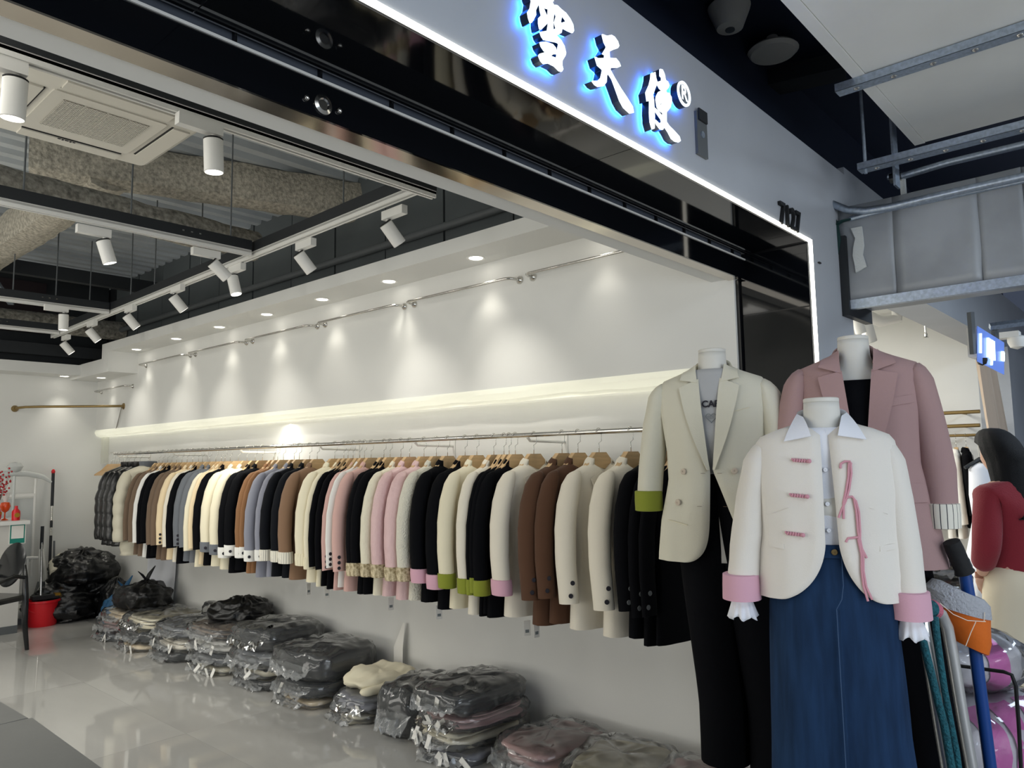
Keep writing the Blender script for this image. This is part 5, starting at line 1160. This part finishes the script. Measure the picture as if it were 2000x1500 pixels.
MB().rings([[Vector((sx * .11, sy, z)) for sx, sy in ((-1, a), (1, a), (1, b_), (-1, b_))] for z, a, b_ in ((0, -.06, .05), (.16, -.05, .05), (.20, .02, .05))]).build('pan', 'clear_plastic', r); MB().bb((-.12, .02, .20), (.12, .055, .25)).build('hood', 'rubber_grey', r); MB().tube([(0, .04, .22), (0, .10, .75)], .010, 8).build('handle', 'rubber_grey', r, smooth=True)
# mop, bucket
bk = atz(76, 1212, 0); bk = Vector((2.50, 8.42, 0))
r = root('red_bucket', 'bright red plastic bucket on the tiles beside the black sacks', 'bucket', bk)
MB().lathe([(.12, .0), (.125, .01), (.145, .22), (.158, .225), (.158, .245), (.148, .245), (.142, .23), (.115, .015), (.001, .012)], 30, cap=False).build('pail', 'red_plastic', r, smooth=True, ang=.6)
MB().tube(arc((0, -.0, .225), .158, PI * 1.02, PI * 1.98, 14, Vector((1, .0, 0)), Vector((0, .75, .66))), .006, 8).build('bail_handle', 'red_plastic', r, smooth=True)
r = root('flat_mop', 'flat mop with a thin grey pole standing in the red bucket', 'mop', (bk.x, bk.y, .24))
MB().bb((-.10, -.05, .008), (.13, .04, .045)).build('mop_head', 'black_matte', r); MB().bb((.09, -.055, .03), (.135, -.0, .055)).build('yellow_clip', 'gold', r); MB().tube([(-.02, 0, .04), (-.01, .08, .62)], .011, 10).build('pole', 'steel', r, smooth=True); MB().tube([(-.012, .07, .48), (-.008, .085, .70)], .016, 10).build('grip', 'dark_steel', r, smooth=True)
r = root('squeegee', 'white T-handled pole standing behind the red bucket', 'mop', (2.42, 8.66, 0)); MB().tube([(0, 0, 0), (0, 0, .62)], .012, 10).build('pole', 'track_white', r, smooth=True); MB().tube([(-.10, 0, .60), (0, 0, .63), (.09, 0, .62)], .015, 10).build('grip', 'track_white', r, smooth=True); MB().bb((-.1, -.02, 0), (.1, .02, .05)).build('foot', 'rubber_grey', r)
# dark oval-back chair, partly out of the frame
r = root('ghost_chair', 'glossy dark oval-backed chair at the left edge, seen from behind', 'chair', (1.80, 7.42, 0), math.radians(-62))
def ellip(a, b_, c, n=30, y=lambda t: 0): return [Vector((c[0] + a * math.cos(2 * PI * k / n), c[1] + y(math.sin(2 * PI * k / n)), c[2] + b_ * math.sin(2 * PI * k / n))) for k in range(n)]
MB().rings([ellip(.13, .17, (0, .20, .70), 30, lambda s_: .05 * s_), ellip(.14, .18, (0, .208, .70), 30, lambda s_: .05 * s_), ellip(.13, .17, (0, .216, .70), 30, lambda s_: .05 * s_)]).build('oval_back', 'ghost_chair', r, smooth=True, ang=.8)
MB().rings([[Vector((sx * w_, sy, z)) for sx, sy in ((-1, -.22), (1, -.22), (.9, .20), (-.9, .20))] for z, w_ in ((.42, .215), (.45, .22), (.465, .21))]).build('seat', 'ghost_chair', r)
for s in (-1, 1):
    MB().tube([(s * .17, .24, 0), (s * .185, .19, .22), (s * .19, .18, .44), (s * .17, .19, .60), (s * .138, .205, .70)], [.016, .022, .026, .02, .014], 10).build('leg', 'ghost_chair', r, smooth=True)
    MB().tube([(s * .19, -.20, 0), (s * .195, -.19, .42)], [.014, .022], 10).build('leg', 'ghost_chair', r, smooth=True)
    MB().tube([(s * .17, .19, .60), (s * .21, .05, .63), (s * .22, -.12, .60), (s * .20, -.17, .45)], [.015, .017, .017, .016], 10).build('armrest', 'ghost_chair', r, smooth=True)
# two grey tables at the lower left
for y0, y1, xe, ya, lab in ((1.7, 2.80, .803, -.015, 'matt grey table at the lower left corner, the near one of two pushed together'), (2.803, 4.0, .81, .03, 'matt grey table at the left edge, the far one of two pushed together')):
    r = root('grey_table', lab, 'table', (xe, (y0 + y1) / 2 if False else y0, 0), ya)
    h_ = y1 - y0
    MB().rings([[Vector((x, y, z)) for x, y in ((-.9 + e, e), (-e, e), (-e, h_ - e), (-.9 + e, h_ - e))] for z, e in ((.69, .004), (.694, 0), (.716, 0), (.72, .004))]).build('table_top', 'table_grey', r)
    for x in (-.86, -.05):
        for y in (.06, h_ - .06): MB().bb((x - .02, y - .02, 0), (x + .02, y + .02, .69)).build('leg', 'dark_steel', r)
# ------------------------------------------------------------------ carts in the corridor at the lower right
D0 = 2.10
r = root('hand_truck', 'chrome hand truck with teal cords wrapped over its bent handle', 'hand truck', (2.44, .56, 0))
tp0 = [dpt(x, y, D0 + d) for x, y, d in ((1860, 1560, .0), (1833, 1400, -.0), (1812, 1270, .0), (1803, 1215, .0), (1806, 1193, .01), (1820, 1186, .03), (1838, 1200, .05), (1850, 1225, .06), (1862, 1290, .06), (1880, 1400, .06), (1898, 1500, .06))]
a0 = tp0[0]; e0_ = tp0[-1]
tp0 = [a0 + (a0 - tp0[1]).normalized() * .62] + tp0 + [e0_ + (e0_ - tp0[-2]).normalized() * .62]
MB().tube(tp0, .0165, 14).build('handle_tube', 'chrome_tube', r, smooth=True, world=True)
for k in (-3, ): pass
la, lb = tp0[1], tp0[-2]
MB().tube([la, lb], .009, 10).build('cross_bar', 'steel', r, smooth=True, world=True)
mid = (tp0[0] + tp0[-1]) / 2; mid.z = .05
MB().box((mid.x + .05, mid.y - .05, .05), (.24, .16, .02)).build('toe_plate', 'galvanised', r, world=True)
for s in (0, -1):
    q = tp0[s]; MB().lathe([(.02, -.02), (.07, -.02), (.075, 0), (.07, .02), (.02, .02)], 20, (q.x, q.y, .076), Matrix.Rotation(PI / 2, 3, 'Y')).build('wheel', 'black_matte', r, world=True)
    MB().tube([q, (q.x, q.y, .08)], .0135, 10).build('strut', 'steel', r, smooth=True, world=True)
def rope(pts, m, rr_=.0105, nm='cord'): MB().tube([dpt(x, y, D0 + d) for x, y, d in pts], rr_, 10).build(nm, m, r, smooth=True, world=True)
rope([(1796, 1190, -.01), (1800, 1240, -.03), (1822, 1330, -.03), (1845, 1420, -.03), (1862, 1520, -.03), (1880, 1640, -.03)], 'rope_teal'); rope([(1826, 1204, -.01), (1832, 1260, -.03), (1845, 1350, -.02), (1868, 1470, -.02), (1880, 1560, -.02)], 'rope_teal', .009)
for k in range(7):
    t = k / 6; c = dpt(lerp(1802, 1826, t), lerp(1190, 1188, t) + (3 if k in (0, 6) else 0), D0 + .02 * t); ax_ = (dpt(1830, 1190, D0 + .03) - dpt(1802, 1190, D0)).normalized()
    q = ax_.to_track_quat('Z', 'Y').to_matrix(); MB().rings([[c + q @ Vector((math.cos(2 * PI * j / 16) * (.0165 + .008 * math.cos(2 * PI * i / 8)), math.sin(2 * PI * j / 16) * (.0165 + .008 * math.cos(2 * PI * i / 8)), .008 * math.sin(2 * PI * i / 8))) for j in range(16)] for i in range(9)], cap=False).build('cord_wrap', 'rope_teal' if k < 5 else 'rope_pink', r, smooth=True, world=True)
# blue cart pole with its pouch
D1 = 2.25
r = root('blue_cart', 'blue cart pole with a black grip and an orange fleece-lined pouch', 'cart', (2.7, .5, 0))
g0, g1, g2 = dpt(1858, 1058, D1), dpt(1884, 1118, D1), dpt(1912, 1330, D1); g3 = dpt(1942, 1560, D1); g4 = g3 + (g3 - g2).normalized() * .50
MB().tube([g1, dpt(1893, 1170, D1), g2, g3, g4, (g4.x, g4.y, .07)], .0175, 14).build('pole', 'blue_enamel', r, smooth=True, world=True)
MB().tube([g0 + (g0 - g1) * .02, g0, lerp(g0, g1, .25), lerp(g0, g1, .9), g1, g1 + (g1 - g0) * .03], [.012, .024, .026, .025, .029, .02], 16).build('grip', 'black_foam', r, smooth=True, world=True)
MB().box((g4.x + .12, g4.y, .08), (.24, .3, .03)).build('deck', 'blue_enamel', r, world=True)
for sx in (.03, .22):
    for sy in (-.12, .12): MB().lathe([(.015, -.012), (.035, -.012), (.035, .012), (.015, .012)], 14, (g4.x + sx, g4.y + sy, .034), RX_).build('wheel', 'black_matte', r, world=True)
ca, cb_ = dpt(1878, 1158, D1), dpt(1882, 1262, D1); ax_ = (cb_ - ca).normalized(); sx_ = (rt - ax_ * rt.dot(ax_)).normalized(); sy_ = ax_.cross(sx_)
def pouchring(t, ra, rb, sh_=0): c = lerp(ca, cb_, t) + sx_ * sh_; return [c + sx_ * math.cos(2 * PI * k / 32) * ra + sy_ * math.sin(2 * PI * k / 32) * rb + ax_ * (.030 * (math.cos(2 * PI * k / 32)) * (1 - .3 * t)) for k in range(32)]
po = MB().rings([pouchring(.22, .086, .074, -.012), pouchring(.5, .073, .066, 0), pouchring(.8, .060, .056, .015), pouchring(1.02, .046, .045, .022), pouchring(1.04, .036, .036, .023)], cap=False).build('pouch', 'orange_leather', r, smooth=True, world=True)
MB().rings([pouchring(.30, .089, .077, -.012), pouchring(.05, .088, .076, -.014), pouchring(-.08, .068, .062, -.010), pouchring(-.05, .050, .046, -.006), pouchring(.2, .040, .036, 0)], cap=False).build('fleece_lining', 'fleece', r, smooth=True, world=True)
for pts in ([(1836, 1178), (1862, 1200), (1890, 1212), (1925, 1214)], [(1906, 1214), (1896, 1236), (1886, 1262)], [(1923, 1196), (1922, 1214)]):
    MB().tube([dpt(x, y, D1 - .076) + Vector((0, 0, 0)) for x, y in pts], .0012, 5).build('stitching', 'stitch', r, world=True)
# black wire handle of a third cart
D2 = 2.45
r = root('wire_trolley', 'thin black wire trolley handle in front of the pink-striped bags', 'trolley', (2.95, .45, 0))
wp = [dpt(x, y, D2 + d) for x, y, d in ((1790, 1300, .25), (1825, 1294, .2), (1900, 1304, .1), (1960, 1312, .02), (1976, 1318, .0), (1984, 1340, 0), (1990, 1420, 0), (1996, 1540, 0))]
e_ = wp[-1]; wp.append(Vector((e_.x + .03, e_.y - .01, .08))); MB().tube([(wp[0].x + .03, wp[0].y, .08)] + wp, .006, 10).build('frame', 'black_matte', r, smooth=True, world=True)
cx_, cy_ = (wp[0].x + wp[-1].x) / 2, (wp[0].y + wp[-1].y) / 2
MB().box((cx_ + .1, cy_ + .1, .08), (.42, .34, .015)).build('deck', 'black_matte', r, world=True)
for s in (-1, 1): MB().lathe([(.015, -.012), (.036, -.012), (.036, .012), (.015, .012)], 14, (cx_ + .1 + s * .17, cy_ + .1, .036), RX_).build('wheel', 'black_matte', r, world=True)
# striped bags of goods
def sackbag(px, py, d, z0, dim, m, label, seed, stripes=0, rz=-.6):
    p = dpt(px, py, d); r = root('goods_bag', label, 'bag', (p.x, p.y, z0), rz)
    o = slab((0, 0, dim[2] / 2), dim, seed, 36, 16, 2.8, .03, 6, 0, .003)
    o.v = [Vector((v.x, v.y, max(.003, v.z))) for v in o.v]; o.build('bag', m, r, smooth=True, ang=2)
    for k in range(stripes):
        x0 = lerp(-.22, .22, (k + .5) / stripes) * dim[0] * 1.6; q = MB(); rs = []
        for i in range(22):
            ph = lerp(-.95, 1.2, i / 21); row = []
            for j in range(4):
                x = x0 + (j / 3 - .5) * .085; t = min(.98, abs(x) / (dim[0] / 2)); rr_ = (1 - t ** 2.8) ** (1 / 2.8)
                c, s = math.cos(ph), math.sin(ph); pp = Vector((x, -abs(c) ** (2 / 2.6) * rr_ * dim[1] / 2, dim[2] / 2 + math.copysign(abs(s) ** (2 / 2.6), s) * dim[2] / 2 * rr_))
                pv = pp - Vector((0, 0, dim[2] / 2)); dn_ = .03 * nz(pv, 6, seed) + .015 * nz(pv, 15.6, seed + 3)
                row.append(pp + Vector((0, -c, s)) * (dn_ + .006))
            rs.append(row)
        q.rings(rs, cap=False, closed=False).build('stripe', 'magenta_stripe', r, smooth=True)
    slab((0, 0, dim[2] / 2), [k * 1.08 for k in dim], seed, 44, 18, 2.8, .03, 6, 0, .003, .022).build('clear_wrap', 'poly_film', r, smooth=True, ang=2)
    return r
sackbag(1918, 1385, 2.95, .225, (.62, .50, .36), 'bag_white', 'white goods bag with broad pink stripes in clear wrap', 21, 4)
sackbag(1940, 1460, 2.95, .0, (.64, .52, .22), 'bag_white', 'grey-white wrapped goods bag under the pink-striped one', 27, 0)
sackbag(1876, 1290, 3.0, .60, (.38, .36, .20), 'bag_white', 'smaller wrapped white bag with a pink band on the striped bag', 31, 1)
for i in range(9):
    p = dpt(1838, 1130, 4.55); q = bundle(p.x + rnd.uniform(-.02, .02), p.y + .1, .004 + i * .10, .50, .46, .095, 'black' if i % 4 else 'charcoal', 'black film-wrapped bundle in the next shop pile, %s from the floor' % NTH[i], 2, .3, 'poly_film', group='black bundles stacked in the next shop')
# ------------------------------------------------------------------ the next shop: rods, garments, sign, curtain
for k, (y_, lab) in enumerate(((803, 'upper bronze rod on the wall of the next shop'), (830, 'lower bronze rod on the wall of the next shop'), (849, 'bronze hanging rail of the next shop, full of dark garments'))):
    a = atx(1925, y_, 7.4); r = root('shop_rod', lab, 'rod', a)
    MB().tube([(7.4, a.y + .04, a.z), (7.4, 4.6, a.z)], .016 if k < 2 else .012, 10).build('bar', 'bronze', r, smooth=True, world=True)
    for yy in (1.50, 2.9, 4.5): MB().tube([(7.4, yy, a.z), (7.7, yy, a.z)], .010, 8).build('bracket', 'bronze', r, smooth=True, world=True)
zr = atx(1925, 849, 7.4).z
for i, (px, col) in enumerate(((1893, 'black'), (1884, 'white'), (1877, 'white'), (1870, 'black'), (1863, 'charcoal'), (1856, 'brown'), (1850, 'black'), (1843, 'taupe'), (1836, 'black'), (1829, 'black'))):
    y = 1.46 + i * .075; cn = {}
    blazer(7.4, y, zr, .15, col, None, 0, '%s jacket on the rail of the next shop, %s from the curtain' % (col, NTH[i]), .6, .85 if col != 'white' else .95, 'jackets on the next shop rail')
    hanger(7.4, y, zr, .15, 'hanger of the %s jacket on the next shop rail, %s from the curtain' % (col, NTH[i]), 'hangers on the next shop rail')
pd = dpt(1913, 900, 5.6); r = root('white_dress', 'long white sleeveless dress hanging in the next shop', 'dress', (pd.x, pd.y, 0), -.9)
zt_ = pd.z
MB().rings([[Vector((math.cos(2 * PI * k / 40) * hw * .66 * (1 + fl_ * math.sin(k * 2 * PI / 40 * 9)), math.sin(2 * PI * k / 40) * hd * (1 + fl_ * math.sin(k * 2 * PI / 40 * 9)), z)) for k in range(40)] for z, hw, hd, fl_ in ((zt_ - .02, .05, .03, 0), (zt_ - .06, .12, .05, 0), (zt_ - .25, .13, .08, 0), (zt_ - .42, .11, .07, .02), (zt_ - .7, .20, .14, .07), (zt_ - 1.15, .27, .2, .1))]).build('body', FAB['shirt white'], r, smooth=True, ang=2)
MB().tube([(-.11, 0, zt_ - .05), (0, 0, zt_ + .01), (.11, 0, zt_ - .05)], [.012, .02, .012], 8).build('hanger', 'dark_steel', r, smooth=True); MB().tube([(0, 0, zt_), (0, 0, zt_ + .12)], .003, 6).build('hook', 'steel', r)
q = MB(); rs = []
for i in range(20):
    t = i / 19; yy = lerp(692, 962, min(1, t * 1.6)); l_, r_ = aty(lerp(1911, 1955, min(1, t * 1.6)), yy, 1.10), aty(lerp(1938, 1990, min(1, t * 1.6)), yy, 1.10)
    z_ = l_.z if t * 1.6 <= 1 else lerp(l_.z, .03, (t * 1.6 - 1) / .6)
    rs.append([Vector((lerp(l_.x, r_.x, k / 30), 1.10 + .022 * math.sin(k * 1.35 + .3 * math.sin(t * 5)), z_)) for k in range(31)])
tag(q.rings(rs, cap=False, closed=False).build('curtain', 'curtain', smooth=True, solid=.004), 'beige curtain gathered at the far side of the next shop entrance', 'curtain')
# projecting sign of the next shop
sp = dpt(1900, 612, 4.2); r = root('projecting_sign', 'small backlit blue and white sign hanging from flat grey posts', 'sign', sp)
def spp(x, y, d=0): return dpt(x, y, lerp(4.2, 4.75, (x - 1897) / 66) + d)
def quad(pts, th, nm, m, par=r):
    v = [spp(*p) for p in pts]; n_ = (v[1] - v[0]).cross(v[2] - v[0]).normalized(); b = MB().prism(v, n_ * th); return b.build(nm, m, par, world=True)
quad([(1896, 610), (1903, 609), (1909, 690), (1902, 692)], .02, 'post', 'rubber_grey'); quad([(1943, 645), (1951, 643), (1952, 682), (1945, 682)], .02, 'post', 'rubber_grey')
quad([(1907, 640), (1960, 672), (1960, 715), (1910, 697)], .05, 'case', 'track_white')
v0, v1, v2 = spp(1909, 672, -.012), spp(1959, 700, -.012), spp(1909, 648, -.012); ux = (v1 - v0); wdt = ux.length; uy = (v2 - v0).normalized()
nrm_ = ux.normalized().cross(uy)
q = MB().prism([v0 + ux * a_ + uy * b_ for a_, b_ in ((-.02, -.10), (1.02, -.10), (1.02, .10), (-.02, .10))], nrm_ * -.004 if nrm_.y > 0 else nrm_ * .004); q.build('light_panel', 'sign_panel', r, world=True)
for tx, ox_, sz, sc_ in (('I', .03, 1.0, .45), ('DUJIA', .42, 1.0, .38), ('服饰', .90, .40, .36)):
    t_ = text_mesh(tx, .165 * sz, .0, .006); t_.v = [Vector((v.x * sc_, v.y, v.z)) for v in t_.v]
    place_text(t_, v0 + ux * ox_ + (nrm_ * .012 if nrm_.y < 0 else nrm_ * -.012), ux, uy).build('letters', 'sign_letter', r, world=True)
p = spp(1918, 704); MB().lathe([(.001, -.03), (.022, -.02), (.028, 0), (.028, .012)], 16, p).build('camera_dome', 'black_matte', r, smooth=True, world=True)
a, b_ = spp(1933, 638, .1), spp(2010, 628, -.6); tag(MB().tube([a, b_], .022, 4).build('sign_arm', 'galvanised'), 'grey square bar running out over the corridor beside the projecting sign', 'bar')
p = spp(1986, 665, .1); r = root('security_camera', 'white dome camera on the column beyond the projecting sign', 'camera', p); MB().lathe([(.001, -.06), (.04, -.045), (.055, -.01), (.055, .02), (.04, .03)], 18).build('dome', 'track_white', r, smooth=True); MB().bb((-.05, -.02, .02), (.05, .12, .06)).build('mount', 'track_white', r)
tag(MB().lathe([(.02, -.03), (.012, -.02), (.012, 0), (.008, .01), (.008, .44)], 10, atz(1808, 652, 2.42)).build('sprinkler_head', 'steel'), 'small sprinkler head under the header of the next shop', 'sprinkler')
for px, py, lab in ((1690, 628, 'large white spotlight near the ceiling of the next shop, tilted'), (1672, 610, 'white spotlight of the next shop half hidden by the clad beam')):
    p = dpt(px, py, 5.6); r = root('track_spotlight', lab, 'spotlight', p); dq = Vector((.35, -.1, -1)).to_track_quat('Z', 'Y')
    for nm, me in (('can', canm), ('lens', lensm), ('end_cap', capm)): o = part(nm, me, None, r, (0, 0, 0), dq.to_euler())
    r.scale = (1.25,) * 3; MB().tube([(0, 0, 0), (0, 0, (3.2 - p.z) / 1.25)], .008, 8).build('stem', 'track_white', r, smooth=True)
tag(MB().tube([dpt(1655, 600, 6), dpt(1720, 628, 6), dpt(1752, 622, 6), dpt(1752, 590, 6)], .045, 12).build('ceiling_pipe', 'track_white', smooth=True), 'white pipe with an elbow at the ceiling of the next shop', 'pipe')
# ------------------------------------------------------------------ the woman in red
def skin(name, pts, edges, rad, m, par, sub=2):
    me = bpy.data.meshes.new(name); me.from_pydata([Vector(p) for p in pts], edges, []); o = bpy.data.objects.new(name, me); COL.objects.link(o)
    if par: o.parent = par
    md = o.modifiers.new('skin', 'SKIN'); sv = me.skin_vertices
    if not sv: 
        bm = bmesh.new(); bm.from_mesh(me); bm.verts.layers.skin.verify(); bm.to_mesh(me); bm.free(); sv = me.skin_vertices
    for i, q in enumerate(rad): sv[0].data[i].radius = q if hasattr(q, '__len__') else (q, q); sv[0].data[i].use_root = i == 0
    md.use_smooth_shade = True
    s = o.modifiers.new('sub', 'SUBSURF'); s.levels = s.render_levels = sub
    me.materials.append(MATS[m] if m in MATS else FAB[m])
    dg = bpy.context.evaluated_depsgraph_get(); nm = bpy.data.meshes.new_from_object(o.evaluated_get(dg)); o.modifiers.clear(); o.data = nm
    for f in nm.polygons: f.use_smooth = True
    return o
pw = dpt(1994, 1120, 3.75)
wo = root('person', 'woman with long black hair in a dark red sweater and cream trousers, seen from behind', 'person', (pw.x, pw.y, 0), math.radians(140))
# local: facing -y, x to her left; standing, head bowed, her left hand in the pocket
K = [(0, 0, .92), (0, .0, 1.06), (0, .0, 1.22), (0, -.005, 1.33), (0, -.03, 1.385), (0, -.055, 1.45),
     (.09, 0, .86), (.10, -.01, .48), (.10, .01, .09), (.10, -.12, .03), (-.09, 0, .86), (-.10, -.01, .48), (-.10, .01, .09), (-.10, -.12, .03),
     (.155, .0, 1.30), (.215, .05, 1.06), (.165, -.06, .90), (-.155, 0, 1.30), (-.20, -.01, 1.05), (-.10, -.20, 1.10)]
E_ = [(0, 1), (1, 2), (2, 3), (3, 4), (4, 5), (0, 6), (6, 7), (7, 8), (8, 9), (0, 10), (10, 11), (11, 12), (12, 13), (3, 14), (14, 15), (15, 16), (3, 17), (17, 18), (18, 19)]
R_ = [(.14, .10), (.115, .09), (.135, .095), (.12, .08), (.045, .045), (.05, .05), .085, .055, .038, .03, .085, .055, .038, .03, .05, .038, .028, .05, .038, .028]
body = skin('body', K, E_, R_, 'skin', wo)
hd_ = MB(); rs = []
for i in range(15):
    t = i / 14; a = PI * t; z = -math.cos(a) * .118
    rs.append([Vector((math.sin(a) ** .85 * .074 * math.cos(2 * PI * k / 24) * (1 - .12 * max(0, -z / .118)), math.sin(a) ** .85 * .094 * math.sin(2 * PI * k / 24) - (.012 if z < 0 else 0), z)) for k in range(24)])
hd_.rings(rs)
Rh = Matrix.Rotation(math.radians(24), 3, 'X'); hc_ = Vector((0, -.075, 1.51))
hd_.ball((0, -.098, -.012), (.011, .018, .016)); 
for s in (-1, 1): hd_.ball((s * .073, .005, -.005), (.010, .02, .032))
hd_.v = [hc_ + Rh @ p for p in hd_.v]; hd_.build('head', 'skin', wo, smooth=True, ang=2)
fe = MB()
for s in (-1, 1): fe.ball(hc_ + Rh @ Vector((s * .030, -.085, .012)), (.012, .006, .006))
fe.build('eyes', 'print_dark', wo, smooth=True); MB().ball(hc_ + Rh @ Vector((0, -.092, -.052)), (.022, .006, .006)).build('mouth', 'rope_pink', wo, smooth=True)
# hair: a cap and a long fall over the back and shoulders
rs = []
for i in range(20):
    t = i / 19
    if t < .45: a = PI * .62 * (t / .45); rr_ = (math.sin(a) ** .75 * .098, math.sin(a) ** .75 * .116); c = hc_ + Rh @ Vector((0, .010, math.cos(a) * .136))
    else:
        u = (t - .45) / .55; rr_ = (lerp(.094, .125, u), lerp(.106, .060, u)); c = lerp(hc_ + Rh @ Vector((0, .012, -.045)), Vector((0, .055, 1.19)), u)
    rs.append([c + Vector((math.cos(2 * PI * k / 40) * rr_[0] * (1 + .03 * math.sin(k * 2.3)), (math.sin(2 * PI * k / 40) * rr_[1] if not (t > .3 and math.sin(2 * PI * k / 40) < -.2) else -.2 * rr_[1]), .012 * math.sin(k * 1.7) * (t > .9))) for k in range(40)])
MB().rings(rs).build('hair', 'hair', wo, smooth=True, ang=2)
swp = [(0, 0, .84), (0, 0, 1.03), (0, 0, 1.20), (0, -.003, 1.30), (.15, .0, 1.295), (.215, .05, 1.06), (.185, -.03, .935), (-.15, 0, 1.295), (-.20, -.01, 1.05), (-.12, -.17, 1.085), (0, -.02, 1.36)]
sw = skin('sweater', swp, [(0, 1), (1, 2), (2, 3), (3, 4), (4, 5), (5, 6), (3, 7), (7, 8), (8, 9), (3, 10)], [(.165, .125), (.16, .12), (.165, .12), (.15, .10), (.075, .07), (.068, .068), (.055, .055), (.075, .07), (.068, .068), (.052, .052), (.07, .07)], 'sweater_red', wo)
t_ = text_mesh('HIGHER', .045, .0015); place_text(t_, (0, .135, 1.19), (-1, 0, 0), (0, 0, 1)).build('back_print', 'print_dark', wo)
tr_ = skin('trousers', [(0, 0, 1.02), (0, 0, .86), (.10, 0, .78), (.11, -.01, .46), (.11, .01, .10), (-.10, 0, .78), (-.11, -.01, .46), (-.11, .01, .10)], [(0, 1), (1, 2), (2, 3), (3, 4), (1, 5), (5, 6), (6, 7)], [(.15, .115), (.155, .12), (.105, .11), (.10, .10), (.10, .10), (.105, .11), (.10, .10), (.10, .10)], 'trousers_cream', wo)
for s in (-1, 1):
    MB().rings([[Vector((s * .10 + math.cos(2 * PI * k / 18) * .045 * g, -.06 + math.sin(2 * PI * k / 18) * .125 * g, z)) for k in range(18)] for z, g in ((0.0, .95), (.02, 1), (.05, .92), (.075, .6))]).build('shoe', 'white_satin', wo, smooth=True, ang=.8)
def hand(c, dirv, up_, par):
    d = Vector(dirv).normalized(); u = Vector(up_); u = (u - d * u.dot(d)).normalized(); v = d.cross(u); c = Vector(c)
    pts = [c, c + d * .045, c + d * .08]; ed = [(0, 1), (1, 2)]; ra = [(.022, .016), (.036, .015), (.034, .013)]
    for k, (o_, l) in enumerate(((-.026, .062), (-.009, .072), (.009, .068), (.026, .054))):
        i = len(pts); pts += [c + d * .082 + v * o_, c + d * (.082 + l * .5) + v * o_ * 1.1 - u * .006, c + d * (.082 + l * .9) + v * o_ * 1.1 - u * .022]; ed += [(2, i), (i, i + 1), (i + 1, i + 2)]; ra += [.009, .0085, .007]
    i = len(pts); pts += [c + d * .03 + v * .038, c + d * .062 + v * .055 - u * .012]; ed += [(0, i), (i, i + 1)]; ra += [.011, .009]
    return skin('hand', pts, ed, ra, 'skin', par, 1)
hand((.17, -.055, .905), (-.3, -.4, -1), (1, 0, 0), wo); hand((-.11, -.19, 1.10), (.35, -1, .25), (0, 0, 1), wo)
r = root('phone', 'dark phone held in front of the woman in red', 'phone', wmat(wo) @ Vector((-.07, -.275, 1.13)), math.radians(140)); MB().box((0, 0, 0), (.075, .009, .15), Matrix.Rotation(math.radians(-35), 3, 'X')).build('phone_body', 'print_dark', r)
